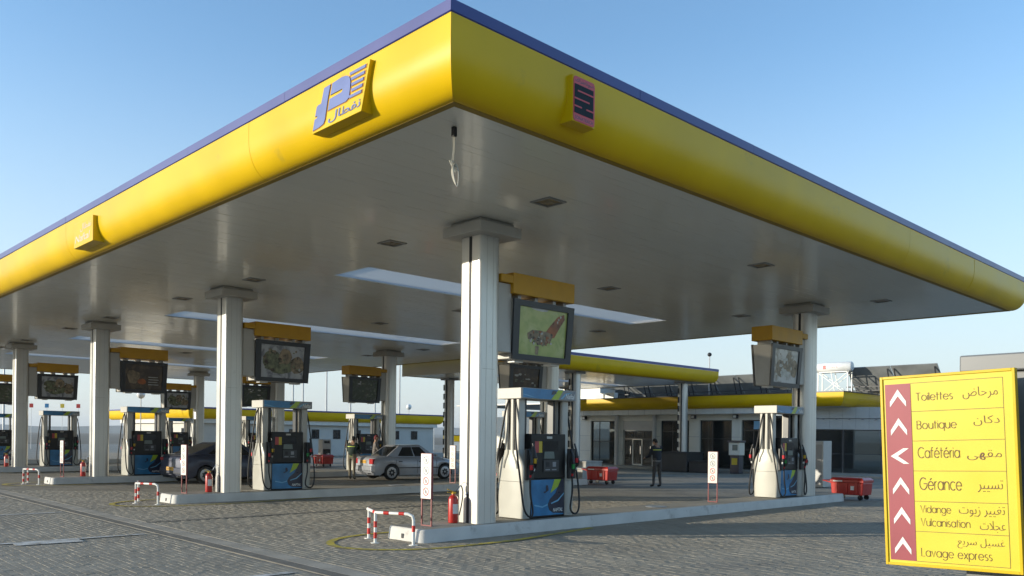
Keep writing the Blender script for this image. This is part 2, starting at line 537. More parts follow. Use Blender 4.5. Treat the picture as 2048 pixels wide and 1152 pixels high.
def far_paver_mat():
    m = bpy.data.materials.new('far_pavers')
    m.use_nodes = True
    t = m.node_tree
    N, L = t.nodes, t.links
    p = N['Principled BSDF']
    p.inputs['Roughness'].default_value = .78
    tc = N.new('ShaderNodeTexCoord')
    mp = N.new('ShaderNodeMapping')
    mp.inputs['Rotation'].default_value = (0, 0, pi/2)
    L.new(tc.outputs['Object'], mp.inputs[0])
    b = N.new('ShaderNodeTexBrick')
    b.inputs['Scale'].default_value = 1
    b.inputs['Brick Width'].default_value = .2
    b.inputs['Row Height'].default_value = .1
    b.inputs['Mortar Size'].default_value = .006
    b.inputs['Color1'].default_value = (*[c*.86 for c in GROUND], 1)
    b.inputs['Color2'].default_value = (*[c*1.12 for c in GROUND], 1)
    b.inputs['Mortar'].default_value = (*[c*.45 for c in GROUND], 1)
    L.new(mp.outputs[0], b.inputs['Vector'])
    n = N.new('ShaderNodeTexNoise')
    n.inputs['Scale'].default_value = .6
    n.inputs['Detail'].default_value = 7
    L.new(tc.outputs['Object'], n.inputs['Vector'])
    r = N.new('ShaderNodeMapRange')
    r.inputs['From Min'].default_value = .3
    r.inputs['From Max'].default_value = .7
    r.inputs['To Min'].default_value = .72
    r.inputs['To Max'].default_value = 1.12
    L.new(n.outputs['Fac'], r.inputs['Value'])
    s = N.new('ShaderNodeVectorMath'); s.operation = 'SCALE'
    L.new(b.outputs['Color'], s.inputs[0]); L.new(r.outputs[0], s.inputs['Scale'])
    L.new(s.outputs[0], p.inputs['Base Color'])
    n2 = N.new('ShaderNodeTexNoise')
    n2.inputs['Scale'].default_value = 9
    n2.inputs['Detail'].default_value = 5
    L.new(tc.outputs['Object'], n2.inputs['Vector'])
    bp = N.new('ShaderNodeBump')
    bp.inputs['Strength'].default_value = .55
    bp.inputs['Distance'].default_value = .02
    L.new(n2.outputs['Fac'], bp.inputs['Height'])
    L.new(bp.outputs[0], p.inputs['Normal'])
    return m

soil = mat('dry_soil', (.17, .14, .10), .95, var=.25, vs_=.05, bump=.4, bs=2)
g = MB()
g.add([(-9000, -9000, -.10), (9000, -9000, -.10), (9000, 9000, -.10), (-9000, 9000, -.10)], [(0, 1, 2, 3)])
tag(g.build('ground', soil, smooth=0), 'dry brown open land around the forecourt', kind='structure')
g = MB()
g.add([(-45, -60, -.018), (120, -60, -.018), (120, 130, -.018), (-45, 130, -.018)], [(0, 1, 2, 3)])
pavement = tag(g.build('pavement', far_paver_mat(), smooth=0), 'grey block paving of the forecourt', kind='structure')

# blocks of the paving, each with its chamfer, laid as far as they can be told apart
def paver_verts(L_, W_, h=.03, c=.007):
    x, y = L_/2, W_/2
    vs = []
    for xx, yy, z in ((x, y, -h), (x, y, -c), (x-c, y-c, 0)):
        vs += [(-xx, -yy, z), (xx, -yy, z), (xx, yy, z), (-xx, yy, z)]
    fs = [(8, 9, 10, 11)]
    for a in (0, 4):
        for k in range(4):
            fs.append((a+k, a+(k+1) % 4, a+4+(k+1) % 4, a+4+k))
    return vs, fs
PV, PF = paver_verts(.194, .0945, c=.0032)
rp = random.Random(3)
field = []
def wavy(x, y):
    return .002*sin(1.7*x+.6*y)+.002*sin(.9*y-1.3*x+2)
def lay(ang, ok, x0, x1, y0, y1):
    ca, sa = cos(ang), sin(ang)
    n = int(60/.1)
    for j in range(-n, n):
        for i in range(-int(n/2), int(n/2)):
            u, v = i*.2+(.1 if j % 2 else 0), j*.1
            x, y = 14+u*ca-v*sa, 14+u*sa+v*ca
            if not (x0 < x < x1 and y0 < y < y1) or not ok(x, y):
                continue
            q = project(x, y, 0)
            if not q or q[2] > 25 or q[0] < -160 or q[0] > 2210 or q[1] > 1230:
                continue
            field.append((q[2], x, y, wavy(x, y)+rp.uniform(-.0022, .0022), ang+rp.uniform(-.02, .02), rp.gauss(0, .0075), rp.gauss(0, .0075)))
SEAM_Y = 16.5
EDGE = lambda y: 5.45+.0215*y
lay(pi/2-rad(1.2), lambda x, y: x > EDGE(y)+.56 and (abs(y-SEAM_Y) > .10 or x > 15), 5.6, 40, 0, 60)
lay(pi/2-rad(1.2), lambda x, y: x < 5.42+.0215*y, -14, 6.4, 0, 60)
field.sort()
PMESH = MB().add(PV, PF).mesh('paver', M['paver'], smooth=0)
for d, x, y, z, a, tx, ty in field[:300]:
    o = bpy.data.objects.new('paver', PMESH)
    o.location = (x, y, z)
    o.rotation_euler = (tx, ty, a)
    o.parent = pavement
    COL.objects.link(o)
rest = MB()
for d, x, y, z, a, tx, ty in field[300:]:
    R_ = Matrix.Translation((x, y, z)) @ Matrix.Rotation(a, 4, 'Z') @ Matrix.Rotation(ty, 4, 'Y') @ Matrix.Rotation(tx, 4, 'X')
    (r0, r1, r2) = R_.row[0], R_.row[1], R_.row[2]
    vs = [(r0[0]*p+r0[1]*q+r0[2]*r+r0[3], r1[0]*p+r1[1]*q+r1[2]*r+r1[3], r2[0]*p+r2[1]*q+r2[2]*r+r2[3]) for p, q, r in PV]
    rest.add(vs, PF)
tag(rest.build('paver_field', M['paver'], pavement, smooth=0, fix=False), kind='stuff')

# drain channel and the row of concrete edging slabs along the canopy edge
b = MB()
b.box(.06, .26, -40, 110, -.09, .003)
drain = tag(b.build('drain_channel', M['drain'], loc=(5.45, 0, 0)), 'dark sunken drain strip along the canopy edge', kind='structure')
strip = MB()
strip.box(.262, .56, -40, 110, -.09, -.012)
strip = tag(strip.build('edging_strip', M['bed'], loc=(5.45, 0, 0)), 'pale concrete edging strip beside the drain', kind='structure')
se = MB()
se.box(-.142, .142, -.496, .496, -.06, 0)
sem = se.mesh('slab', M['band'], smooth=0)
for i in range(36):
    o = bpy.data.objects.new('slab', sem)
    o.location = (.412, 7+i, .004+rp.uniform(-.002, .002))
    o.rotation_euler = (0, rp.uniform(-.003, .003), 0)
    o.parent = strip
    COL.objects.link(o)
drain.rotation_euler.z = strip.rotation_euler.z = -math.atan(.0215)
s = MB()
s.box(EDGE(SEAM_Y)+.57, 15, SEAM_Y-.09, SEAM_Y+.09, -.09, .004)
tag(s.build('expansion_joint', M['drain']), 'dark expansion joint between paved bays', kind='structure')

# painted lines
def ribbon(pts, w, z):
    vs, fs = [], []
    for i, p in enumerate(pts):
        a, c = pts[max(i-1, 0)], pts[min(i+1, len(pts)-1)]
        d = Vector((c[0]-a[0], c[1]-a[1], 0)).normalized()
        n = Vector((-d.y, d.x, 0))*w/2
        vs += [(p[0]+n.x, p[1]+n.y, z), (p[0]-n.x, p[1]-n.y, z)]
    for i in range(len(pts)-1):
        fs.append((2*i, 2*i+1, 2*i+3, 2*i+2))
    return MB().add(vs, fs)
ROW = [11.15, 20.90, 30.72, 40.60, 50.40]
for k, y in enumerate(ROW[:4]):
    pts = []
    for i in range(41):
        t = -1+2*i/40
        a = pi/2+pi*.5*(t+1) if False else 0
    for i in range(9):
        pts.append((12.6-i*.42, y-.66-.46*min(1, i/6), 0))
    for i in range(1, 24):
        a = rad(-90-180*i/24)
        pts.append((8.75+1.48*cos(a), y+1.12*sin(a), 0))
    for i in range(9):
        pts.append((8.75+i*.42, y+1.12-.46*max(0, (i-2)/6), 0))
    tag(ribbon(pts, .13, .011).build('road_marking', M['paint_yellow'], smooth=0), 'worn yellow loop painted on the paving round the island nose', kind='structure')
for (x0, x1, y) in ((2.2, 5.6, 14.62), (2.2, 5.75, 19.65), (2.2, 5.5, 9.45), (2.2, 5.8, 24.7)):
    tag(ribbon([(x0, y), (x1, y)], .14, .011).build('road_marking', M['paint_white'], smooth=0), 'worn white bay line painted outside the canopy', kind='structure')
tag(ribbon([(3.55, 14.45), (4.5, 14.38)], .42, .012).build('road_marking', M['paint_white'], smooth=0), 'worn white bay line painted outside the canopy', kind='structure')

# far hills
hm = MB()
for ring, (R0, hh, seed) in enumerate(((2600, 34, 1), (4200, 75, 5))):
    rings = [[], [], []]
    for i in range(240):
        a = 2*pi*i/240
        h = hh*(.55+.25*sin(a*5+seed)+.2*sin(a*11+seed*2)+.12*sin(a*23+seed)+.07*sin(a*47))
        for k, (rr, z) in enumerate(((R0, -3), (R0+500, h), (R0+1400, -3))):
            rings[k].append((rr*cos(a), rr*sin(a), z))
    hm.loft(rings, caps=False)
tag(hm.build('hills', M['hill'], smooth=60), 'low hazy hills along the horizon', kind='structure')
hz = bpy.data.materials.new('thin_haze')
hz.use_nodes = True
_n = hz.node_tree.nodes
_n.remove(_n['Principled BSDF'])
_v = _n.new('ShaderNodeVolumePrincipled')
_v.inputs['Color'].default_value = (.82, .87, .92, 1)
_v.inputs['Density'].default_value = .00016
_v.inputs['Anisotropy'].default_value = .2
hz.node_tree.links.new(_v.outputs[0], _n['Material Output'].inputs['Volume'])
h = MB()
h.box(-9100, 9100, -9100, 9100, -6, 110)
tag(h.build('haze', hz, smooth=0), 'thin pale haze over the whole plain', kind='stuff')

# ================================================================== canopies
ZS, ZB, ZT, OUT = 5.578, 6.34, 6.49, .35
SOFF = .018                                   # the ceiling hangs a little below the fascia lip
SLIT = mat('soffit_sheet', (.89, .865, .78), .22, var=.01, vs_=.25, coat=.2, spec=.45)
SKYL = bpy.data.materials.new('skylight_sheet')
SKYL.use_nodes = True
_t = SKYL.node_tree
_p = _t.nodes['Principled BSDF']
_p.inputs['Base Color'].default_value = (.8, .8, .8, 1)
_p.inputs['Roughness'].default_value = .5
_tr = _t.nodes.new('ShaderNodeBsdfTranslucent')
_tr.inputs[0].default_value = (.75, .76, .78, 1)
_mx = _t.nodes.new('ShaderNodeMixShader')
_mx.inputs[0].default_value = .6
_t.links.new(_p.outputs[0], _mx.inputs[1]); _t.links.new(_tr.outputs[0], _mx.inputs[2])
_tp = _t.nodes.new('ShaderNodeBsdfTransparent')
_tp.inputs[0].default_value = (.93, .90, .84, 1)
_m2 = _t.nodes.new('ShaderNodeMixShader')
_m2.inputs[0].default_value = .30
_t.links.new(_mx.outputs[0], _m2.inputs[1]); _t.links.new(_tp.outputs[0], _m2.inputs[2])
_t.links.new(_m2.outputs[0], _t.nodes['Material Output'].inputs[0])

def fascia_profile(h0, hb, out):
    """curved yellow band: lip under the edge, quarter-ellipse out to the vertical face"""
    pr = [(-.10, h0+.002), (-.02, h0-.022), (.03, h0-.028)]
    n = 10
    top = h0+(hb-h0)*.66
    for i in range(1, n+1):
        a = pi/2*i/n
        pr.append((.03+(out-.03)*sin(a), h0-.028+(top-h0+.028)*(1-cos(a))))
    pr.append((out, hb))
    return pr
def run_panels(parent, p0, p1, nrm, prof, name, material, pitch, thick, end0, end1, gap=.006, jit=.004):
    """one side of the fascia as separate sheets; end0/end1: 1 = mitred outward, 0 = square"""
    p0, p1, nrm = Vector(p0), Vector(p1), Vector(nrm)
    d = (p1-p0)
    Ln = d.length
    d.normalize()
    n = max(1, round(Ln/pitch))
    for k in range(n):
        s0, s1 = Ln*k/n+(gap/2 if k else 0), Ln*(k+1)/n-(gap/2 if k < n-1 else 0)
        j = rp.uniform(-jit, jit)
        rings = []
        for s, e, q in ((s0, end0 if k == 0 else 0, -1), (s1, end1 if k == n-1 else 0, 1)):
            ring = []
            for o, z in prof:
                ring.append(p0+d*(s+q*e*o)+nrm*(o+j)+Vector((0, 0, z)))
            for o, z in reversed(prof):
                oo = o-thick
                ring.append(p0+d*(s+q*e*oo)+nrm*(oo+j)+Vector((0, 0, z+(.01 if z < prof[0][1]+.3 else 0))))
            rings.append(ring)
        MB().loft(rings).build(name, material, parent, smooth=30)

def soffit(parent, x0, x1, y0, y1, z, holes, pitch, seed):
    r = random.Random(seed)
    m = MB()
    n = int((y1-y0)/pitch)
    for i in range(n):
        ya, yb = y0+i*pitch, y0+(i+1)*pitch-.0012
        yc = (ya+yb)/2
        spans = [(x0, x1)]
        for hx0, hx1, hy0, hy1 in holes:
            if hy0 < yc < hy1:
                spans = [(x0, hx0), (hx1, x1)]
        tl = r.gauss(0, .0045)
        for xa, xb in spans:
            k = max(2, int((xb-xa)/.42))
            vs, fs = [], []
            for q in range(k+1):
                x = xa+(xb-xa)*q/k
                t2 = tl+r.gauss(0, .0028)
                dz = r.gauss(0, .0011)
                vs += [(x, ya, z+dz-t2*pitch/2), (x, yb, z+dz+t2*pitch/2), (x, ya, z+dz-t2*pitch/2+.014)]
            for q in range(k):
                a = q*3
                fs += [(a, a+1, a+4, a+3), (a+2, a, a+3, a+5)]
            m.add(vs, fs)
    o = m.build('soffit', SLIT, parent, smooth=20)
    o['kind'] = 'stuff'
    return o

def make_canopy(label, x0, x1, y0, y1, zs, zb, zt, out, holes, sides, name='fuel_canopy', pitch=4.3):
    C = thing(name, label, 'canopy', ((x0+x1)/2, (y0+y1)/2, 0))
    C.location = (0, 0, 0)
    prof = fascia_profile(zs, zb-.004, out)
    bl = [(out+.002, zb), (out+.012, zb+.01), (out+.012, zt-.012), (out-.01, zt)]
    runs = {'-x': ((x0, y1, 0), (x0, y0, 0), (-1, 0, 0)), '-y': ((x0, y0, 0), (x1, y0, 0), (0, -1, 0)),
            '+x': ((x1, y0, 0), (x1, y1, 0), (1, 0, 0)), '+y': ((x1, y1, 0), (x0, y1, 0), (0, 1, 0))}
    order = ['-y', '+x', '+y', '-x']
    for sd in sides:
        a, b_, n = runs[sd]
        i = order.index(sd)
        e0 = 1 if order[i-1] in sides else 0
        e1 = 1 if order[(i+1) % 4] in sides else 0
        run_panels(C, a, b_, n, prof, 'fascia_panel', M['yellow'], pitch, .05, e0, e1)
        lip = [(-.07, zs-.012), (-.07, zs-.034), (.028, zs-.034), (.028, zs-.030)]  # shade under the fascia edge, put in as an olive-brown strip
        run_panels(C, a, b_, n, lip, 'lip_shade', M['lip'], pitch*2, .004, e0, e1, jit=0)
        run_panels(C, a, b_, n, bl, 'edge_trim', M['blue'], pitch*.72, .04, e0, e1, jit=.003)
    soffit(C, x0, x1, y0, y1, zs-SOFF, holes, .16, 11)
    zs -= SOFF
    rf = MB()
    zr = zs+.06
    ys = [y0+.02]
    for h in holes:
        ys += [h[2], h[3]]
    ys.append(y1-.02)
    X0, X1 = x0+.02, x1-.02
    for i in range(0, len(ys), 2):
        rf.box(X0, X1, ys[i], ys[i+1], zr, zr+.03)
    for h in holes:
        rf.box(X0, h[0], h[2], h[3], zr, zr+.03)
        rf.box(h[1], X1, h[2], h[3], zr, zr+.03)
    rf.build('roof_deck', M['grey'], C)
    for hx0, hx1, hy0, hy1 in holes:
        s = MB()
        s.box(hx0, hx1, hy0, hy1, zs+.012, zs+.02)
        k = s.build('skylight', SKYL, C, smooth=0)
        fr = MB()
        fr.box(hx0-.02, hx0, hy0, hy1, zs+.002, zr)
        fr.box(hx1, hx1+.02, hy0, hy1, zs+.002, zr)
        fr.box(hx0-.02, hx1+.02, hy0-.02, hy0, zs+.002, zr)
        fr.box(hx0-.02, hx1+.02, hy1, hy1+.02, zs+.002, zr)
        fr.build('skylight_kerb', M['white'], k, smooth=0)
    if name == 'fuel_canopy' and '-x' not in sides:
        e = MB(); e.box(x0-.04, x0, y0-out, y1+out, zs-.02, zt-.05)
        e.build('end_panel', SLIT, C, smooth=0)
    return C
XA, XB = 10.18, 22.5
HOLES = [(10.98, 22.55, y, y+1.54) for y in (15.73, 25.68, 35.53, 45.3)]
canopy = make_canopy('huge fuel canopy in front with curved yellow fascia and blue top edge', 6.21, 27.25, 7.28, 57.9, ZS, ZB, ZT, OUT, HOLES, ['-y', '+x', '+y', '-x'])
H2 = [(29.0, 41.0, 31.2, 32.4)]
canopy_b = make_canopy('smaller yellow fuel canopy behind, in front of the shop', 27.75, 42.0, 26.3, 36.2, 5.0, 5.64, 5.78, .32, H2, ['-y', '+x', '+y'])

# columns: rounded box with a dark groove down both ends, and a square cap plate under the soffit
def make_column(parent, x, y, z0, ztop, cap, w=.272, zcap=.26):
    ztop -= SOFF
    fx = 1 if x > 15 and parent is canopy else -1    # crisp corners on the grooved outer end, round ones behind
    sec = [p for p in rrect(-w, w, -w, w, .055, 6) if p[0]*fx > 0]+[p for p in rrect(-w, w, -w, w, .19, 6) if p[0]*fx <= 0]
    sec.sort(key=lambda p: atan2(p[1], p[0]))
    m = MB()
    m.prism(sec, z0, ztop-zcap)
    c = m.build('column', M['column'], parent, (x, y, 0), smooth=30)
    g = MB()
    for sx in (-1, 1):
        g.box(min(sx*(w-.02), sx*(w+.004)), max(sx*(w-.02), sx*(w+.004)), -.035, .035, z0+.004, ztop-zcap-.002)
    g.build('groove', M['dark'], c, smooth=0)
    g = MB()                                        # seams of the cladding sheets
    for sy in (-1, 1):
        y0_, y1_ = sorted((sy*(w-.004), sy*(w+.0015)))
        for xx in (-.12*-fx, .03*-fx):
            g.box(xx-.003, xx+.003, y0_, y1_, z0+.01, ztop-zcap-.01)
        g.box(min(fx*(w-.06), -fx*(w-.19)), max(fx*(w-.06), -fx*(w-.19)), y0_, y1_-.0005 if sy > 0 else y1_, 2.95, 2.957)
    g.build('cladding_joint', M['seam'], c, smooth=0)
    p = MB()
    p.box(-cap, cap, -cap, cap, ztop-zcap, ztop-.075)
    p.box(-cap*.8, cap*.8, -cap*.8, cap*.8, ztop-.0745, ztop-.004)
    p.build('column_cap', M['palegrey'], c, bevel=.01)
    return c
make_column(canopy, XA, ROW[0]-.05, .20, ZS, .5)
proto_col = [o for o in kids(canopy) if o.name.startswith('column')][0]
for xx in (XA, XB):
    for k, y in enumerate(ROW):
        if xx == XA and k == 0:
            continue
        make_column(canopy, xx, y-.05, .20, ZS, .5)
for xx, yy in ((31.0, 26.98), (40.25, 26.98), (30.4, 35.7), (40.25, 35.7)):
    m = MB()
    m.lathe([(.28, 0), (.28, 4.88)], 24)
    c = m.build('column', M['column'], canopy_b, (xx, yy, 0), smooth=40)
    p = MB(); p.box(-.36, .36, -.36, .36, 4.88, 4.99)
    p.build('column_cap', M['grey'], c, bevel=.01)
    p = MB()
    for q in range(9):
        p.box(-.36, -.31, .04, .10, .3+q*.5, .62+q*.5)
    p.box(-.34, -.30, -.14, -.08, 0, 4.88)
    p.build('cable_tray', M['dark'], c, smooth=0)

# recessed lamps in the soffit
lf = MB()
for a0, a1, b0, b1 in ((-.21, .21, -.21, -.165), (-.21, .21, .165, .21), (-.21, -.165, -.165, .165), (.165, .21, -.165, .165)):
    lf.box(a0, a1, b0, b1, -.02, .01)
lfm = lf.mesh('soffit_lamp', M['grey'], smooth=0)
ll = MB()
ll.box(-.164, .164, -.164, .164, -.004, .0)
ll.box(-.05, .12, -.05, .05, -.012, -.005)
llm = ll.mesh('lens', mat('lamp_lens', (.30, .25, .17), .25, var=.2, vs_=6), smooth=0)
for x in (9.92, 16.72, 23.15):
    for y0 in (9.25, 19.12, 29.0, 38.9):
        for dy in (0, 4.2):
            y = y0+dy
            if any(h[2]-.3 < y < h[3]+.3 and h[0] < x < h[1] for h in HOLES):
                continue
            o = bpy.data.objects.new('soffit_lamp', lfm); o.parent = canopy; o.location = (x, y, ZS-SOFF); COL.objects.link(o)
            q = bpy.data.objects.new('lens', llm); q.parent = o; COL.objects.link(q)

# hanging coil of cable near the corner
cab = thing('hanging_cable', 'loose coil of pale cable hanging from a dark box under the canopy corner', 'cable', (6.72, 7.86, ZS-SOFF))
b = MB(); b.box(-.035, .035, -.035, .035, -.16, -.005)
b.build('junction_box', M['dark'], cab, bevel=.004)
b = MB()
b.tube([(.01, 0, -.15), (.012, .005, -.4), (-.01, .01, -.62), (.0, .0, -.78)], .007, 6, smooth=5)
b.tube([(-.02, 0, -.15), (-.012, .005, -.4), (-.04, .01, -.60), (-.03, .0, -.72)], .006, 6, smooth=5)
cr = Vector((.722, -.691, 0))                    # the coil hangs facing the forecourt entrance
for q in range(4):
    e = .012*q
    loop = []
    for k in range(21):
        a = 2*pi*k/20
        w_ = (.040+.006*q)*sin(a)*(1+.35*cos(a-pi))
        h_ = -.80-(.19-.012*q)*cos(a)
        c_ = cr*(w_+.10*(-.62-h_)+.02+e*.4)+Vector((0.0, e, h_))
        loop.append(c_)
    b.tube(loop, .008, 6)
b.tube([cr*-.075+Vector((0, 0, -.55)), cr*-.02+Vector((0, .01, -.66)), cr*.03+Vector((0, .0, -.76))], .011, 6, smooth=4)
b.tube([cr*-.035+Vector((0, 0, -.56)), cr*.0+Vector((0, .01, -.66)), cr*.05+Vector((0, .0, -.74))], .008, 6, smooth=4)
b.build('cord', M['cable'], cab)
cab.scale = (.74, .74, .74)
# ================================================================== logo boxes on the fascia
def frame_x(x, y0, y1, z0, z1, shear=0):
    """plane x = const seen from -X: u runs left to right (towards -Y), v upwards"""
    return lambda u, v: (x, y1+(y0-y1)*u-shear*v, z0+(z1-z0)*v)
def frame_y(y, x0, x1, z0, z1):
    return lambda u, v: (x0+(x1-x0)*u, y, z0+(z1-z0)*v)
def poly3(mb, pts, fr, off, nrm, mi):
    """flat raised polygon: front face and its rim"""
    n = Vector(nrm)
    a = [Vector(fr(u, v)) for u, v in pts]
    f = [p+n*off for p in a]
    k = len(pts)
    mb.add(a+f, [tuple(range(k, 2*k))]+[(i, (i+1) % k, k+(i+1) % k, k+i) for i in range(k)], mi)
def arc(cx, cy, rx, ry, a0, a1, n=8):
    return [(cx+rx*cos(rad(a0+(a1-a0)*i/n)), cy+ry*sin(rad(a0+(a1-a0)*i/n))) for i in range(n+1)]

# sheared blue emblem box on the sunlit side
S = thing('logo_box', 'yellow box sign with big blue emblem and five stripes on the sunlit fascia', 'sign', (5.5, 8.5, 5.75))
S.location = (0, 0, 0)
sy0, sy1, sz0, sz1, sh = 8.52, 9.64, 5.68, 6.255, .18
fr = frame_x(5.80, sy0, sy1, sz0, sz1, sh)
m = MB()
nb = 8
front, back = [], []
for i in range(nb+1):
    v = i/nb
    zz = sz0+(sz1-sz0)*v
    if zz < ZS: bx = 6.2
    else:
        tt = min(1, (zz-ZS+.028)/((ZB-ZS)*.66+.028))
        bx = 6.21-(.03+.32*sqrt(max(0, 1-(1-tt)**2)))+.05
    front.append((Vector(fr(0, v)), Vector(fr(1, v))))
    a, b_ = Vector(fr(0, v)), Vector(fr(1, v))
    a.x = b_.x = bx
    back.append((a, b_))
rings = [[f[0], f[1], k[1], k[0]] for f, k in zip(front, back)]
m.loft(rings)
m.build('box_body', M['yellow'], S, smooth=20, bevel=.006)
e = MB()
n_ = (-1, 0, 0)
P5 = 5.799
fr = frame_x(P5, sy0, sy1, sz0, sz1, sh)
shapes = [
    # tall stem with its stepped foot
    [(.125, .89), (.255, .90), (.25, .60), (.262, .18), (.242, .10), (.15, .065), (.025, .05), (.025, .29), (.06, .295), (.082, .33), (.06, .35), (.025, .345), (.025, .55), (.05, .575), (.115, .58), (.12, .70)],
    # bowl above and below the slit
    [(.296, .90), (.48, .925), (.57, .905), (.64, .85), (.68, .76), (.70, .62), (.71, .40), (.66, .352), (.296, .345), (.292, .585), (.53, .60), (.55, .635), (.53, .668), (.294, .662)],
]
for sh_ in shapes:
    poly3(e, [(u, v) for u, v in sh_], fr, .012, n_, 0)
for q in range(5):
    v0 = .865-q*.122
    ul = (.655, .70, .725, .745, .725)[q]
    poly3(e, [(ul, v0), (.945, v0), (.945, v0+.062), (ul-.02, v0+.062)], fr, .012, n_, 0)
e.build('emblem', M['logoblue'], S, smooth=0)
e = MB()
text_on(e, 'نفطال', (.33, .96, .055, .29), lambda u, v: fr(u, v)[:0]+(P5-.006, fr(u, v)[1], fr(u, v)[2]), arabic=True, offset=.012)
e.build('lettering', M['logoblue'], S, smooth=0)
e = MB()
for sh_ in shapes:
    cx = sum(p[0] for p in sh_)/len(sh_); cy = sum(p[1] for p in sh_)/len(sh_)
    poly3(e, [(cx+(u-cx)*1.06, cy+(v-cy)*1.04) for u, v in sh_], fr, .004, n_, 0)
for q in range(5):
    v0 = .865-q*.122
    ul = (.655, .70, .725, .745, .725)[q]
    poly3(e, [(ul-.02, v0-.01), (.96, v0-.01), (.96, v0+.072), (ul-.035, v0+.072)], fr, .004, n_, 0)
e.build('emblem_edge', M['logoline'], S, smooth=0)

# red and black emblem box on the shaded side
S = thing('logo_box', 'red and black emblem box on the shaded right hand fascia', 'sign')
lx0, lx1, lz0, lz1, ly = 7.770, 8.20, 5.66, 6.235, 6.86
m = MB()
rings = []
for i in range(9):
    v = i/8
    zz = lz0+(lz1-lz0)*v
    tt = max(0, min(1, (zz-ZS+.028)/((ZB-ZS)*.66+.028)))
    by = 7.28-(.03+.32*sqrt(max(0, 1-(1-tt)**2)))+.05
    rings.append([(lx0, ly, zz), (lx1, ly, zz), (lx1+.02, by, zz), (lx0-.02, by, zz)])
m.loft(rings)
m.build('box_body', M['yellow'], S, smooth=20, bevel=.006)
fr = frame_y(ly-.001, lx0, lx1, lz0, lz1)
n_ = (0, -1, 0)
e = MB()
poly3(e, rrect(.03, .97, .02, .98, .09, 4), fr, .006, n_, 0)
e.build('red_panel', M['logored'], S, smooth=0)
e = MB()
fr2 = frame_y(ly-.0075, lx0, lx1, lz0, lz1)
poly3(e, [(.07, .19), (.90, .19), (.90, .81), (.07, .81)], fr2, .004, n_, 0)
e.build('black_panel', M['badge'], S, smooth=0)
e = MB()
fr3 = frame_y(ly-.012, lx0, lx1, lz0, lz1)
for u0, u1, v in ((.20, .93, .675), (.05, .72, .50), (.05, .38, .335), (.58, .93, .335)):
    poly3(e, [(u0, v-.016), (u1, v-.016), (u1, v+.016), (u0, v+.016)], fr3, .003, n_, 0)
e.build('red_bar', M['logored'], S, smooth=0)
e = MB()
text_on(e, 'SONATRACH', (.10, .90, .06, .14), fr2, offset=.01)
text_on(e, 'سوناطراك', (.10, .90, .845, .945), fr2, arabic=True, offset=.01)
e.build('lettering', M['dnavy'], S, smooth=0)

# pale lettered box further along the sunlit side
S = thing('logo_box', 'small yellow box sign with faint pale lettering on the far left fascia', 'sign')
ty0, ty1, tz0, tz1 = 17.95, 19.12, 5.632, 6.15
m = MB()
rings = []
for i in range(9):
    v = i/8
    zz = tz0+(tz1-tz0)*v
    tt = max(0, min(1, (zz-ZS+.028)/((ZB-ZS)*.66+.028)))
    bx = 6.21-(.03+.32*sqrt(max(0, 1-(1-tt)**2)))+.05
    rings.append([(5.78, ty0, zz), (5.78, ty1, zz), (bx, ty1, zz), (bx, ty0, zz)])
m.loft(rings)
m.build('box_body', M['yellow'], S, smooth=20, bevel=.006)
e = MB()
fr = frame_x(5.776, ty0, ty1, tz0, tz1)
text_on(e, 'نفطال', (.35, .92, .55, .86), fr, arabic=True)
text_on(e, 'Naftal', (.08, .86, .18, .46), fr, shear=.2)
e.build('lettering', mat('pale_lettering', (.62, .58, .50), .5), S, smooth=0)

# ================================================================== shop building behind
ST = thing('shop_building', 'low cream shop with tall dark windows and curved yellow roof band', 'building')
X = 42.0
def pbox(name, m_, parent, *b, bevel=0, smooth=0):
    t = MB()
    t.box(*b)
    return t.build(name, m_, parent, smooth=smooth, bevel=bevel)
# wall pieces between openings (front plane x = 42)
pbox('wall', M['cream'], ST, X+.30, X+.6, 35.6, 48, 0, 3.2)
piers = [(35.14, 36.3), (32.55, 33.17), (29.70, 30.25), (26.98, 27.70), (24.30, 24.90), (22.4, 23.03)]
for a, b_ in piers:
    pbox('wall', M['cream'], ST, X, X+.3, a, b_, 0, 2.86)
pbox('lintel', M['cream'], ST, X-.01, X+.3, 22.4, 36.3, 2.862, 3.20)
# joints in the cladding of the piers
jm = MB()
for a, b_ in piers:
    for z in (.95, 1.9):
        jm.box(X-.004, X+.004, a+.01, b_-.01, z, z+.012)
jm.build('cladding_joint', M['dgrey'], ST, smooth=0)
floor = pbox('floor_slab', M['band'], ST, X-1.6, X+14, 16, 44, -.05, .10)
pbox('back_wall', M['dgrey'], ST, X+8, X+8.2, 21.5, 40, 0, 3.2)
pbox('ceiling', M['dgrey'], ST, X+.31, X+8, 21.5, 40, 3.0, 3.1)
_g = M['shopglass'].node_tree
_a = _g.nodes.new('ShaderNodeBsdfTransparent')
_a.inputs[0].default_value = (.75, .8, .8, 1)
_b = _g.nodes.new('ShaderNodeMixShader')
_b.inputs[0].default_value = .6
_g.links.new(_g.nodes['Principled BSDF'].outputs[0], _b.inputs[1]); _g.links.new(_a.outputs[0], _b.inputs[2])
_g.links.new(_b.outputs[0], _g.nodes['Material Output'].inputs[0])
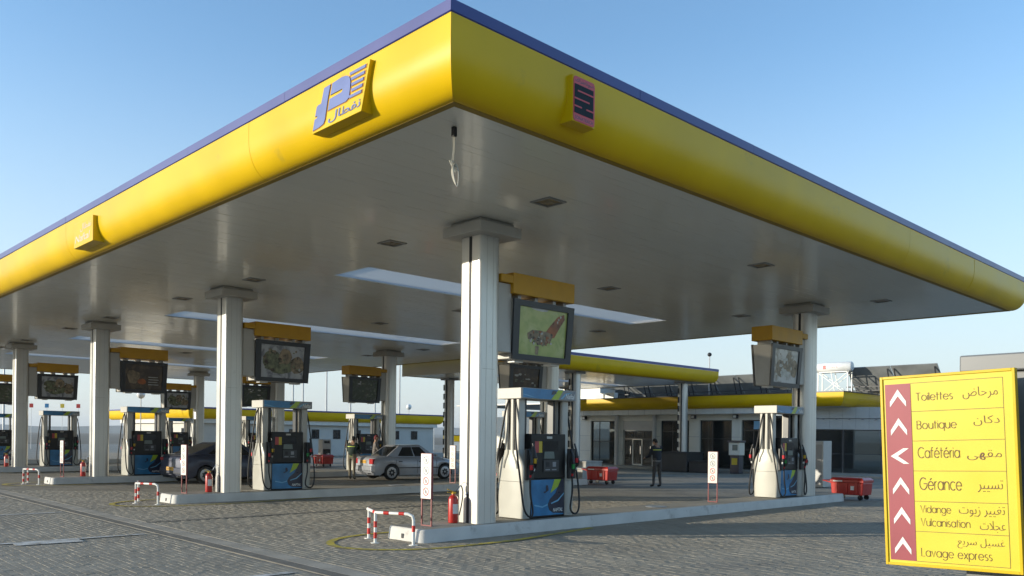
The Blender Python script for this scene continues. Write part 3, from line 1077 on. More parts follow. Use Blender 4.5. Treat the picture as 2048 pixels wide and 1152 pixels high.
def window(y0, y1, z0, z1, mull=(), trans=(), frame=M['charcoal'], x=None):
    x = X if x is None else x
    f = MB()
    f.box(x+.10, x+.16, y0, y0+.05, z0, z1); f.box(x+.10, x+.16, y1-.05, y1, z0, z1)
    f.box(x+.10, x+.16, y0+.05, y1-.05, z1-.05, z1); f.box(x+.10, x+.16, y0+.05, y1-.05, z0, z0+.05)
    for q in mull:
        f.box(x+.105, x+.155, q-.02, q+.02, z0+.05, z1-.05)
    for q in trans:
        f.box(x+.107, x+.153, y0+.05, y1-.05, q-.02, q+.02)
    w = f.build('window', frame, ST, smooth=0)
    pbox('pane', M['shopglass'], w, x+.125, x+.135, y0+.05, y1-.05, z0+.05, z1-.05)
    return w
window(33.17, 35.14, .12, 2.86, (34.5,), (1.55,))
window(27.70, 29.70, .12, 2.86, (28.9,), (2.2,))
window(24.90, 26.98, .12, 2.86, (26.2,), (1.8,))
# entrance: dark surround, transom panel, two leaves, one standing open
pbox('transom_panel', M['palegrey'], ST, X+.02, X+.12, 30.25, 32.55, 2.25, 2.86)
window(30.35, 32.45, 1.75, 2.24, (31.0, 31.7))
for a, b_, xo in ((30.35, 31.10, 0), (31.10, 31.85, .0), (31.85, 32.45, 0)):
    f = MB()
    for q0, q1 in ((a, a+.06), (b_-.06, b_)):
        f.box(X+.08, X+.13, q0, q1, .11, 1.74)
    f.box(X+.08, X+.13, a+.06, b_-.06, .11, .2); f.box(X+.08, X+.13, a+.06, b_-.06, 1.68, 1.74)
    d = f.build('door', M['cream'] if a == 31.10 else M['charcoal'], ST, smooth=0)
    pbox('pane', M['shopglass'], d, X+.10, X+.11, a+.06, b_-.06, .2, 1.68)
    pbox('handle', M['chrome'], d, X+.02, X+.05, a+.09, a+.12, .8, 1.3)
# door at the right end
window(23.03, 24.30, .12, 2.86, (23.6,), (2.3, 1.2))
pbox('poster', M['dcyan'], ST, X+.09, X+.10, 23.2, 23.6, 2.35, 2.8)
# goods on shelves behind the glass
gs = MB()
rg = random.Random(4)
for sh_ in range(5):
    z = .45+sh_*.36
    for q in range(30):
        y = 33.4+q*.055
        if rg.random() < .75:
            gs.box(X+2.0, X+2.08, y, y+.045, z, z+rg.uniform(.1, .26))
gs.build('shelf_goods', M['pwhite'], ST, smooth=0)['kind'] = 'stuff'
pbox('shelf', M['palegrey'], ST, X+2.1, X+2.4, 33.2, 35.1, .12, 2.2)
# white soffit band and the curved yellow band above it
pbox('eave_band', M['white'], ST, X-.55, X+.3, 20.75, 36.0, 3.203, 3.50)
jm = MB()
for i in range(13):
    y = 20.9+i*1.2
    jm.box(X-.556, X-.548, y, y+.015, 3.21, 3.495)
jm.build('panel_joint', M['grey'], ST, smooth=0)
pr = fascia_profile(3.53, 4.20, .42)
run_panels(ST, (X-.5, 36.0, 0), (X-.5, 18.6, 0), (-1, 0, 0), pr, 'fascia_panel', M['yellow'], 3.4, .05, 0, 1)
run_panels(ST, (X-.5, 18.6, 0), (X+14, 18.6, 0), (0, -1, 0), pr, 'fascia_panel', M['yellow'], 3.4, .05, 1, 0)
run_panels(ST, (X+10, 36.0, 0), (X-.5, 36.0, 0), (0, 1, 0), pr, 'fascia_panel', M['yellow'], 3.4, .05, 0, 0)
cp = [(.42, 4.20), (.44, 4.205), (.44, 4.25), (.3, 4.26)]
run_panels(ST, (X-.5, 36.0, 0), (X-.5, 18.6, 0), (-1, 0, 0), cp, 'edge_trim', M['charcoal'], 4, .04, 0, 1)
run_panels(ST, (X-.5, 18.6, 0), (X+14, 18.6, 0), (0, -1, 0), cp, 'edge_trim', M['charcoal'], 4, .04, 1, 0)
pbox('roof', M['grey'], ST, X-.4, X+14, 18.7, 48, 4.02, 4.12)
# round pipes on the facade
for y in (32.86, 30.0):
    t = MB(); t.lathe([(.13, .10), (.13, 3.2)], 14, (X-.22, y, 0))
    t.build('downpipe', M['palegrey'], ST, smooth=40)
for y in (27.34, 24.62, 35.6):
    l = pbox('wall_lamp', M['charcoal'], ST, X-.2, X-.012, y-.13, y+.13, 2.95, 3.17, bevel=.01)
    pbox('lens', M['globe'], l, X-.21, X-.201, y-.09, y+.09, 2.99, 3.13)
# right wing: two rows of pale cladding panels over dark glazing, set at an angle to the front
WG = thing('shop_wing', 'angled wing of the shop with pale panels above dark glazing', 'building', (X-.1, 20.6, 0), rad(-68))
wm = {}
for i in range(9):
    for z0, z1, dx in ((2.93, 3.50, 0), (2.36, 2.90, .04)):
        t = MB(); t.box(i*.62+.004, i*.62+.614, dx, .3, z0, z1)
        t.build('cladding_panel', M['clad'], WG, smooth=0)
pbox('panel_backing', M['dgrey'], WG, 0, 5.6, .12, .29, 2.36, 3.50)
hk = MB()
for i in range(9):
    hk.box(i*.62+.28, i*.62+.36, -.09, .03, 2.86, 2.905)
hk.build('bracket', M['dgrey'], WG, smooth=0)
for i in range(3):
    f = MB()
    a, b_ = .05+i*1.85, .05+i*1.85+1.82
    for q0, q1, z0, z1 in ((a, a+.05, .12, 2.35), (b_-.05, b_, .12, 2.35), (a+.05, b_-.05, 2.30, 2.35), (a+.05, b_-.05, .12, .17), (a+.05, b_-.05, 1.08, 1.11)):
        f.box(q0, q1, .15, .21, z0, z1)
    w = f.build('window', M['charcoal'], WG, smooth=0)
    pbox('pane', M['shopglass'], w, a+.05, b_-.05, .17, .18, .17, 2.30)
pbox('plinth', M['band'], WG, -.1, 5.7, -.3, .4, -.05, .115)
# grey cabinet beside the far column
k = thing('switch_cabinet', 'tall pale grey cabinet just right of the far front column', 'cabinet', (31.0, 14.6, 0))
pbox('cabinet_body', M['palegrey'], k, -.35, .35, -.3, .3, 0, 1.75, bevel=.015)
pbox('cabinet_door', M['grey'], k, -.366, -.352, -.24, .24, .12, 1.62, bevel=.004)

# things on the shop roof
def solar_rack(label, x, y0, y1, z0, z1, n, lean=1.5):
    R_ = thing('solar_rack', label, 'solar panels', (x, y0, 0))
    Ln = y1-y0
    for i in range(n):
        a, b_ = Ln*i/n+.02, Ln*(i+1)/n-.02
        t = MB()
        t.add([(0, a, z0), (0, b_, z0), (-lean, b_, z1), (-lean, a, z1), (.04, a, z0+.03), (.04, b_, z0+.03), (-lean+.04, b_, z1+.03), (-lean+.04, a, z1+.03)],
              [(0, 1, 2, 3), (4, 5, 6, 7), (0, 1, 5, 4), (1, 2, 6, 5), (2, 3, 7, 6), (3, 0, 4, 7)])
        t.build('solar_panel', M['solar'], R_, smooth=0)
        s = MB()
        for yy in (a+.15, b_-.15):
            s.bar((-lean*.92, yy, z1-.12), (-lean*.55, yy, 4.12), .05)
        s.build('rack_leg', M['strut'], R_, smooth=0)
    s = MB()
    s.bar((-lean*.9, 0, z0+.35), (-lean*.9, Ln, z0+.35), .06)
    s.bar((-lean*.75, 0, z0+.15), (-lean*.75, Ln, z0+.15), .06)
    s.build('rack_rail', M['strut'], R_, smooth=0)
    return R_
solar_rack('long row of dark solar panels behind the far canopy on the shop roof', 46.5, 23.2, 36.5, 4.35, 5.62, 8)
solar_rack('dark tilted solar panels beside the white water tank on the roof', 46.0, 15.0, 19.6, 4.3, 5.66, 2)
T = thing('water_heater', 'white cylindrical water heater tank on a braced white stand', 'water tank', (44, 19.95, 4.12))
t = MB()
t.lathe([(1e-4, -.95), (.22, -.93), (.26, -.88), (.26, .88), (.22, .93), (1e-4, .95)], 20, (0, 0, 1.58), 'y')
t.build('tank', M['tank'], T, smooth=40)
t = MB()
for sx in (-.25, .25):
    for sy in (-.8, .8):
        t.bar((sx, sy, 0), (sx, sy, 1.34), .05)
    t.bar((sx, -.8, .06), (sx, .8, 1.28), .03); t.bar((sx, .8, .06), (sx, -.8, 1.28), .03)
    t.bar((sx, -.85, 1.31), (sx, .85, 1.31), .05); t.bar((sx, -.85, .03), (sx, .85, .03), .05)
    t.bar((sx, -.15, .03), (sx, .1, 1.3), .035)
t.build('stand', M['white'], T, smooth=0)
t = MB()
fr = frame_x(-.2625, -.25, .55, 1.50, 1.66)
text_on(t, 'solaire', (.28, 1, .25, .75), fr)
t.build('lettering', M['stickerred'], T, smooth=0)
t = MB()
poly3(t, rrect(0, .2, -.1, 1.1, .06, 3), fr, .003, (-1, 0, 0), 0)
t.build('emblem', M['stickerred'], T, smooth=0)
t = MB(); t.sphere((0, 1.02, 1.5), .14, 8, sc=(.5, .6, 1.3)); t.build('valve', M['solar'], T)
A_ = thing('roof_box', 'white box structure at the left end of the shop roof', 'roof box', (44.5, 36.9, 4.12))
pbox('box_shell', M['white'], A_, -.8, .8, -1.1, 1.1, 0, .98, bevel=.01)
pbox('cover', M['palegrey'], A_, -.84, .84, -1.14, 1.14, .982, 1.03)
for y, lab in ((35.5, 'left of two white air conditioning units on the shop roof'), (34.6, 'right of two white air conditioning units on the shop roof')):
    A_ = thing('air_conditioner', lab, 'air conditioner', (43.4, y, 4.12), 0, 'air conditioners on the shop roof')
    pbox('casing', M['white'], A_, -.2, .2, -.38, .38, .08, .62, bevel=.01)
    t = MB(); t.lathe([(.20, .0), (.20, .012), (.04, .012)], 16, (-.203, .08, .34), 'x'); t.build('fan_grille', M['dgrey'], A_, smooth=0)
    t = MB(); t.box(-.2, .2, -.3, -.25, 0, .078); t.box(-.2, .2, .25, .3, 0, .078); t.build('foot', M['grey'], A_, smooth=0)
A_ = thing('vent_box', 'white rooftop ducts beside the hanging screen', 'duct', (43.6, 23.4, 4.12))
t = MB()
for q in range(4):
    t.lathe([(.11, -.3), (.11, .3)], 10, (0, -.45+q*.3, .16), 'x')
t.box(-.3, .3, -.75, .6, 0, .05)
t.build('duct', M['white'], A_, smooth=40)

# ================================================================== low side building with small square windows
SB = thing('side_building', 'low white side building with small square windows and yellow roof band', 'building')
BX0, BX1, BY = 26.9, 50.0, 61.0
pbox('wall', M['wallwhite'], SB, BX0, BX1, BY, BY+14, 0, 2.55)
pbox('eave_band', M['white'], SB, BX0-.35, BX1+.2, BY-.35, BY+14, 2.553, 2.85)
pr = fascia_profile(2.88, 3.62, .40)
run_panels(SB, (BX0-.3, BY+16, 0), (BX0-.3, BY-.3, 0), (-1, 0, 0), pr, 'fascia_panel', M['yellow'], 4, .05, 0, 1)
run_panels(SB, (BX0-.3, BY-.3, 0), (BX1+.3, BY-.3, 0), (0, -1, 0), pr, 'fascia_panel', M['yellow'], 4, .05, 1, 1)
run_panels(SB, (BX1+.3, BY-.3, 0), (BX1+.3, BY+14, 0), (1, 0, 0), pr, 'fascia_panel', M['yellow'], 4, .05, 1, 0)
cp = [(.40, 3.62), (.43, 3.625), (.43, 3.72), (.3, 3.73)]
run_panels(SB, (BX0-.3, BY+16, 0), (BX0-.3, BY-.3, 0), (-1, 0, 0), cp, 'edge_trim', M['blue'], 5, .04, 0, 1)
run_panels(SB, (BX0-.3, BY-.3, 0), (BX1+.3, BY-.3, 0), (0, -1, 0), cp, 'edge_trim', M['blue'], 5, .04, 1, 1)
pbox('roof', M['grey'], SB, BX0-.4, BX1+.4, BY-.4, BY+15, 3.45, 3.55)
for i in range(9):
    x = 31.1+i*2.08
    f = MB()
    for a in ((x-.36, x+.36, 2.14, 2.20), (x-.36, x+.36, 1.42, 1.48), (x-.36, x-.30, 1.48, 2.14), (x+.30, x+.36, 1.48, 2.14), (x-.02, x+.02, 1.48, 2.14)):
        f.box(a[0], a[1], BY-.035, BY-.002, a[2], a[3])
    w = f.build('window', M['charcoal'], SB, smooth=0)
    pbox('pane', M['glass'], w, x-.30, x+.30, BY-.014, BY-.003, 1.48, 2.14)
for y in (62.6, 65.2):
    f = MB()
    for a in ((y-.5, y+.5, 2.1, 2.16), (y-.5, y+.5, 1.3, 1.36), (y-.5, y-.44, 1.36, 2.1), (y+.44, y+.5, 1.36, 2.1)):
        f.box(BX0-.035, BX0-.002, a[0], a[1], a[2], a[3])
    w = f.build('window', M['charcoal'], SB, smooth=0)
    pbox('pane', M['glass'], w, BX0-.014, BX0-.003, y-.44, y+.44, 1.36, 2.1)

# lit yellow topped wall and box truck far off between the columns
K = thing('far_shed', 'distant white shed with a bright yellow band beside the truck', 'shed', (66, 76.0, 0), rad(-42))
pbox('wall', M['white'], K, -1.6, 1.9, 0, 4, 0, 1.15)
pbox('yellow_band', M['yellow'], K, -1.65, 1.95, -.05, 4, 1.153, 1.85)
pbox('roof_edge', M['charcoal'], K, -1.66, 1.96, -.06, 4, 1.853, 1.93)
K = thing('box_truck', 'distant olive yellow box truck beside the white shed', 'truck', (70.3, 73.8, 0), rad(-42))
pbox('cargo_box', M['truckyellow'], K, -1.15, 1.15, 0, 5, .75, 2.75, bevel=.04)
pbox('chassis', M['dark'], K, -.9, .9, .1, 4.8, .45, .745)
for xx in (-.95, .95):
    for yy in (.9, 4.0):
        t = MB(); t.lathe([(.1, -.14), (.45, -.14), (.45, .14), (.1, .14)], 16, (xx, yy, .45), 'x'); t.build('wheel', M['rubber'], K, smooth=30)

# tall thin lighting masts and globe lamps behind the buildings
mm_ = MB(); mm_.lathe([(.13, 0), (.07, 13.4)], 8)
mme = mm_.mesh('mast', M['mast'], smooth=40)
hh_ = MB(); hh_.box(-.7, .7, -.16, .16, 13.4, 13.55)
hme = hh_.mesh('lamp_head', M['grey'], smooth=0)
for i, (px, dist) in enumerate(((585, 96), (605, 100), (652, 100), (700, 100), (749, 100), (798, 100), (7, 90))):
    a = YAW-atan2(px-995.65, 1676.8)
    r_ = dist/cos(a-YAW)
    o = thing('light_mast', ['leftmost pair mast', 'second mast', 'third mast', 'fourth mast', 'fifth mast', 'mast nearest the grey column', 'lone mast at the far left'][i]+' of the thin pale lighting masts behind the side building', 'light mast', (r_*cos(a), r_*sin(a), 0), 0, 'thin lighting masts on the skyline')
    for n_, me_ in (('mast', mme), ('lamp_head', hme)):
        q = bpy.data.objects.new(n_, me_); q.parent = o; COL.objects.link(q)
def globe_lamp(lab, px, row, dist, r=.28, mt='globe'):
    a = YAW-atan2(px-995.65, 1676.8)
    r_ = dist/cos(a-YAW)
    z = EYE+(876-row)*dist/1676.8
    o = thing('globe_lamp', lab, 'street lamp', (r_*cos(a), r_*sin(a), 0))
    t = MB(); t.lathe([(.05, 0), (.035, z-r)], 8); t.build('pole', M['mast'], o, smooth=40)
    t = MB(); t.sphere((0, 0, z), r, 10); t.build('globe', M[mt], o)
globe_lamp('white globe lamp on a thin pole left of the dark car', 281, 800, 62, .30)
globe_lamp('white globe lamp above the right end of the side building', 817, 818, 90, .30)
globe_lamp('short mast with a dark ball above the smaller canopy', 1417, 706, 52, .13, 'dark')
for i, (px, col_) in enumerate(((62, 'red'), (93, 'dblue'), (124, 'stickeryellow'), (156, 'red'))):
    a = YAW-atan2(px-995.65, 1676.8)
    r_ = 84/cos(a-YAW)
    o = thing('banner_flag', ('leftmost small red square banner', 'small blue square banner', 'small yellow square banner', 'rightmost small red square banner')[i]+' on a thin pole above the fourth island dispenser', 'banner', (r_*cos(a), r_*sin(a), 0), YAW, 'small square banners on the skyline')
    t = MB(); t.lathe([(.025, 0), (.02, 4.65)], 6); t.build('pole', M['mast'], o, smooth=40)
    t = MB(); t.box(-.02, .02, -.19, .19, 4.15, 4.55); t.build('banner', M[col_], o, smooth=0)
globe_lamp('small pale lamp post standing right of the side building', 868, 853, 110, .2)
# ================================================================== pump islands
KH = .22
NTH = ['front', 'second', 'third', 'fourth', 'farthest']
for k, y in enumerate(ROW):
    I = thing('pump_island', ['long white kerbed pump island nearest the camera', 'second white kerbed pump island, with the red extinguisher by the dark car',
        'third pump island, behind the dark car', 'fourth pump island at the far left', 'farthest pump island at the left edge'][k], 'pump island', (0, 0, 0), 0, 'pump islands under the canopy')
    sec = rrect(8.55, 24.35, y-.48, y+.55, .14, 4)
    a = MB()
    inner = rrect(8.60, 24.30, y-.43, y+.50, .11, 4)
    n = len(sec)
    prof = [(sec, 0), ([((p[0]*.6+q[0]*.4), (p[1]*.6+q[1]*.4)) for p, q in zip(sec, inner)], KH-.03), ([((p[0]*.35+q[0]*.65), (p[1]*.35+q[1]*.65)) for p, q in zip(sec, inner)], KH-.006), (inner, KH)]
    a.loft([[(p[0], p[1], z) for p in s_] for s_, z in prof], caps=False)
    a.build('kerb', M['kerbwhite'], I, smooth=50)
    a = MB()
    a.prism(inner, KH-.05, KH-.001)
    a.build('island_top', M['concrete'], I, smooth=0)
    a = MB(); a.prism(rrect(-.03, .03, .04, .12, .012, 3), 0, .004, 'x')
    h = a.build('duct_hole', M['dark'], I, (8.549, y+.06, 0), smooth=0)
    a = MB(); a.lathe([(.24, 0), (.24, .008), (1e-4, .008)], 24)
    a.build('manhole_cover', M['dgrey'], I, (15.7, y+.05, KH+.001), smooth=20)

# ================================================================== dispensers
def make_dispenser():
    D = thing('fuel_dispenser', 'x', 'fuel dispenser', (0, 0, 0), 0, 'fuel dispensers on the islands')
    # two bottle shaped side towers
    hw = [(.33, 0.02), (.345, .3), (.35, .70)]
    up_ = [(.35, .706), (.35, .92), (.335, 1.0), (.30, 1.08), (.255, 1.15), (.215, 1.22), (.195, 1.29)]
    for sx in (-1, 1):
        for nm, pr_ in (('lower_shell', hw), ('upper_shell', up_)):
            m = MB()
            rings = []
            for h_, z in pr_:
                x0, x1 = (.482, .71) if sx > 0 else (-.71, -.482)
                sec = rrect(x0, x1, -h_, h_, .055, 3)
                rings.append([(p[0], p[1], z) for p in sec])
            m.loft(rings)
            t = m.build(nm, M['shell'], D, smooth=40)
            if nm == 'upper_shell':
                g = MB()
                xo = sx*.71
                for yy in (-.075, .075):
                    g.tube([(xo, yy*2.4, .95), (xo, yy*1.9, 1.08), (xo, yy, 1.22), (xo, yy*.9, 1.30)], .022, 6, smooth=3)
                g.build('rib', M['shell'], t, smooth=50)
        for yy in (-.15, 0, .15):
            m = MB()
            x0, x1 = (.52, .69) if sx > 0 else (-.69, -.52)
            m.prism(rrect(x0, x1, yy-.045, yy+.045, .03, 3), 1.28, 2.25)
            m.build('tower_post', M['post'], D, smooth=40)
        m = MB()
        m.box(sx*.605-.05, sx*.605+.05, -.14, .14, 1.28, 2.23)
        m.build('hose_shaft', M['dark'], D, smooth=0)
    # middle cabinet with a graphic door below and black head above
    m = MB(); m.box(-.478, .478, -.30, .30, .02, .75)
    m.build('lower_cabinet', M['panelblack'], D, smooth=0, bevel=.008)
    m = MB(); m.box(-.478, .478, -.315, .315, .755, 1.60)
    m.build('display_head', M['panelblack'], D, smooth=0, bevel=.012)
    for sx in (-1, 1):
        m = MB(); m.box(sx*.40-.03, sx*.40+.03, -.08, .08, 1.60, 2.25)
        m.build('support_post', M['charcoal'], D, smooth=0, bevel=.006)
    # top sign
    m = MB(); m.box(-.75, .75, -.33, .33, 2.25, 2.455)
    tp = m.build('top_sign', M['palegrey'], D, smooth=0, bevel=.012)
    for sd in (-1, 1):                                   # both faces
        ny = sd
        def F(off):
            return lambda u, v: (-sd*(u-.5)*1.0 if False else (u-.5)*(-sd), sd*(.30+off), v)
        # door graphic: u across .0..1 = 1.01 m, v up
        def fr(off, u0=-.455, w=.91, z0=.05, h=.68, yb=.30):
            return lambda u, v: (-sd*(u0+u*w), sd*(yb+off), z0+v*h)
        n_ = (0, sd, 0)
        g = MB()
        poly3(g, [(0, 0), (1, 0), (1, 1), (0, 1)], fr(.0005), .003, n_, 0)
        poly3(g, [(.10, .28), (.34, .22), (.62, .32), (.86, .52), (.86, .55), (.60, .36), (.34, .26), (.10, .32)], fr(.004), .001, n_, 1)
        poly3(g, [(.58, .62), (.70, 1.0), (1, 1.0), (.96, .90)], fr(.0045), .002, n_, 2)
        poly3(g, [(1, 1), (.90, 1), (.74, .62), (.56, .44), (.50, .30), (.55, .14), (.66, .06), (1, .03)], fr(.005), .003, n_, 3)
        poly3(g, [(.60, .34), (.80, .42), (1, .62), (1, .58), (.82, .38), (.61, .31)], fr(.0085), .001, n_, 1)
        text_on(g, 'NAFTAL', (.66, .96, .09, .19), fr(.0097), 4, shear=.35, offset=.02)
        poly3(g, [(.36, .66), (.44, .68), (.44, .84), (.50, .84), (.52, .70), (.40, .62)], fr(.0085), .001, n_, 3)
        g.build('door_graphic', [M['dblue'], M['dcyan'], M['dgreen'], M['dnavy'], M['pwhite']], D, smooth=0)
        # head details
        f2 = fr(0, -.455, .91, .77, .82, .315)
        g = MB(); poly3(g, [(.30, .62), (.78, .62), (.78, .85), (.30, .85)], f2, .012, n_, 0)
        g.build('price_window', M['glass'], D, smooth=0)
        g = MB(); poly3(g, [(.34, .44), (.66, .44), (.64, .60), (.36, .60)], f2, .022, n_, 0)
        g.build('lcd_screen', M['lcd'], D, smooth=0)
        g = MB(); poly3(g, [(.33, .14), (.80, .14), (.80, .40), (.33, .40)], f2, .02, n_, 0)
        kp = g.build('payment_panel', M['charcoal'], D, smooth=0)
        g = MB()
        poly3(g, [(.40, .25), (.50, .25), (.50, .36), (.40, .36)], fr(.021, -.455, .91, .77, .82, .315), .004, n_, 0)
        poly3(g, [(.60, .25), (.70, .25), (.70, .36), (.60, .36)], fr(.021, -.455, .91, .77, .82, .315), .004, n_, 1)
        poly3(g, [(.38, .17), (.52, .17), (.52, .195), (.38, .195)], fr(.021, -.455, .91, .77, .82, .315), .002, n_, 1)
        poly3(g, [(.58, .17), (.72, .17), (.72, .195), (.58, .195)], fr(.021, -.455, .91, .77, .82, .315), .002, n_, 1)
        g.build('keypad', [M['dark'], M['dgrey']], kp, smooth=0)
        g = MB(); poly3(g, [(.08, .58), (.20, .58), (.20, .84), (.08, .84)], f2, .004, n_, 0)
        poly3(g, [(.20, .58), (.30, .58), (.30, .84), (.20, .84)], f2, .004, n_, 1)
        g.build('sticker', [M['stickerred'], M['stickeryellow']], D, smooth=0)
        g = MB(); poly3(g, [(.44, .90), (.60, .90), (.60, .955), (.44, .955)], f2, .004, n_, 0)
        g.build('brand_label', M['palegrey'], D, smooth=0)
        # top sign graphic
        f3 = lambda off: fr(off, -.73, 1.46, 2.26, .185, .33)
        g = MB()
        poly3(g, [(0, 0), (.72, 0), (.80, 1), (0, 1)], f3(.0005), .003, n_, 0)
        poly3(g, [(0, .1), (.14, .05), (.28, .02), (0, .0)], f3(.004), .001, n_, 5)
        poly3(g, [(0, .42), (.07, .36), (.16, .22), (.24, .1), (.14, .16), (0, .34)], f3(.0045), .001, n_, 1)
        poly3(g, [(.52, 0), (.66, 0), (.76, 1), (.66, 1)], f3(.0045), .002, n_, 2)
        poly3(g, [(.66, 0), (1, 0), (1, .98), (.76, 1)], f3(.006), .002, n_, 5)
        poly3(g, [(.70, .1), (.80, .7), (.95, .86), (.82, .56), (.74, .1)], f3(.0085), .001, n_, 1)
        text_on(g, 'Naftal', (.80, .985, .12, .66), f3(.0105), 4, shear=.25, offset=.02)
        poly3(g, [(.52, .5), (.55, .9), (.62, .9), (.62, .6), (.585, .6), (.585, .5)], f3(.0085), .001, n_, 3)
        g.build('sign_graphic', [M['dblue'], M['dcyan'], M['dgreen'], M['dnavy'], M['pwhite'], M['dgrey']], tp, smooth=0)
        # nozzle boots, nozzles and hoses on the two towers of this face
        for q, sx in enumerate((-1, 1)):
            xs = sx*.585
            m = MB(); m.box(xs-.10, xs+.10, *sorted((sd*.345, sd*.40)), .74, 1.32)
            bt = m.build('nozzle_boot', M['black'], D, smooth=0, bevel=.012)
            for j, (dx, dz, tip) in enumerate(((-.045, 0, ('tipred', 'tipgreen')[q]), (.05, .12, ('tipyellow', 'tipred')[q]))):
                m = MB()
                xx = xs+dx
                m.tube([(xx, sd*.41, 1.30+dz), (xx, sd*.455, 1.18+dz), (xx, sd*.475, 1.05+dz)], [.016, .02, .03], 8)
                m.tube([(xx, sd*.475, 1.06+dz), (xx, sd*.475, .95+dz), (xx, sd*.45, .84+dz)], [.036, .034, .024], 8)
                m.tube([(xx, sd*.47, 1.04+dz), (xx, sd*.53, .98+dz), (xx, sd*.50, .86+dz)], .010, 6, smooth=3)
                nz = m.build('nozzle', M['black'], D, smooth=50)
                m = MB(); m.tube([(xx, sd*.478, 1.02+dz), (xx, sd*.478, .93+dz)], [.041, .038], 8)
                m.build('grip', M[tip], nz, smooth=50)
                m = MB(); m.tube([(xx, sd*.452, .85+dz), (xx, sd*.44, .79+dz)], [.022, .019], 8)
                m.build('swivel', M['pwhite'] if j else M['tipred'], nz, smooth=50)
                if j: continue
                m = MB()
                xo = sx*(.78+.05*j)
                m.tube([(sx*.66, sd*(.10+.07*j), 2.235), (sx*.73, sd*(.12+.07*j), 2.05), (xo, sd*(.20+.06*j), 1.5), (xo+sx*.02, sd*(.36+.02*j), .7), (sx*(.77-.02*j), sd*.43, .22-.05*j), (sx*.64, sd*(.46+.03*j), .06+.02*j), (xx-sx*.06, sd*(.46+.03*j), .16), (xx, sd*.45, .50), (xx, sd*.44, .79+dz)], .019, 8, smooth=6)
                m.build('hose', M['rubber'], D, smooth=50)
    return D
disp = make_dispenser()
DL = [['fuel dispenser on the front island, right beside the nearest column', 'fuel dispenser at the far right end of the front island'],
      ['fuel dispenser on the second island beside the column with the red extinguisher', 'fuel dispenser at the back end of the second island, hidden behind the nearest one'],
      ['fuel dispenser on the third island, left of the dark car', 'fuel dispenser behind the attendant at the back end of the third island'],
      ['fuel dispenser on the fourth island at the far left', 'fuel dispenser at the back end of the fourth island, seen past the second island'],
      ['fuel dispenser on the farthest island at the left edge', 'fuel dispenser at the back end of the farthest island']]
first = True
for k, y in enumerate(ROW):
    for c, (x, rz) in enumerate(((11.76, 0), (21.30, pi))):
        if first:
            disp.location = (x, y+.04, KH); disp['label'] = DL[k][c]; first = False
        else:
            dup(disp, (x, y+.04, KH), rz, DL[k][c])

# ================================================================== hanging poster units
def poster_mat(name, base, blobs, scale, rough=.18, thr=.5, lines=0):
    m = bpy.data.materials.new(name)
    m.use_nodes = True
    t = m.node_tree
    N, L = t.nodes, t.links
    p = N['Principled BSDF']
    p.inputs['Roughness'].default_value = rough
    tc = N.new('ShaderNodeTexCoord')
    prev = None
    for i, (col, sc, th, w) in enumerate([(base[1], 2.2, .5, .25)]+blobs):
        n = N.new('ShaderNodeTexNoise')
        n.inputs['Scale'].default_value = sc
        n.inputs['Detail'].default_value = 5
        n.inputs['Distortion'].default_value = .6
        mp = N.new('ShaderNodeMapping')
        mp.inputs['Location'].default_value = (i*3.7, i*1.9, 0)
        L.new(tc.outputs['Object'], mp.inputs[0]); L.new(mp.outputs[0], n.inputs['Vector'])
        r = N.new('ShaderNodeMapRange')
        r.inputs['From Min'].default_value = th-w
        r.inputs['From Max'].default_value = th+w
        L.new(n.outputs['Fac'], r.inputs['Value'])
        mx = N.new('ShaderNodeMix'); mx.data_type = 'RGBA'
        L.new(r.outputs[0], mx.inputs[0])
        if prev is None:
            mx.inputs[6].default_value = (*base[0], 1)
        else:
            L.new(prev, mx.inputs[6])
        mx.inputs[7].default_value = (*col, 1)
        prev = mx.outputs[2]
    L.new(prev, p.inputs['Base Color'])
    return m
PM = dict(
    green=poster_mat('poster_green', ((.42, .48, .13), (.52, .56, .26)), [((.36, .44, .14), 6, .55, .1)], 3),
    plates=poster_mat('poster_grey', ((.40, .41, .44), (.52, .52, .52)), [((.20, .20, .22), 5, .58, .08)], 3),
    brown=poster_mat('poster_brown', ((.05, .035, .025), (.10, .07, .045)), [((.16, .11, .06), 5, .6, .1)], 3),
    pale=poster_mat('poster_pale', ((.60, .60, .59), (.70, .68, .64)), [((.34, .30, .24), 4, .56, .08)], 3),
    dkgreen=poster_mat('poster_dark_green', ((.07, .09, .05), (.10, .11, .07)), [((.15, .15, .12), 7, .58, .08)], 3),
)
ORANGE = mat('print_orange', (.34, .10, .025), .3, var=.4, vs_=5)
OLIVE = mat('print_olive', (.16, .17, .09), .3, var=.5, vs_=10)
TAN = mat('print_tan', (.27, .20, .12), .3, var=.5, vs_=9)
DKBR = mat('print_dark_brown', (.07, .045, .03), .3, var=.5, vs_=12)
PALE = mat('print_pale', (.52, .52, .48), .3, var=.2, vs_=8)
rs = random.Random(21)
def blob(cx, cy, rx, ry, n=11, j=.22):
    return [(cx+rx*cos(2*pi*i/n)*(1+rs.uniform(-j, j)), cy+ry*sin(2*pi*i/n)*(1+rs.uniform(-j, j))) for i in range(n)]
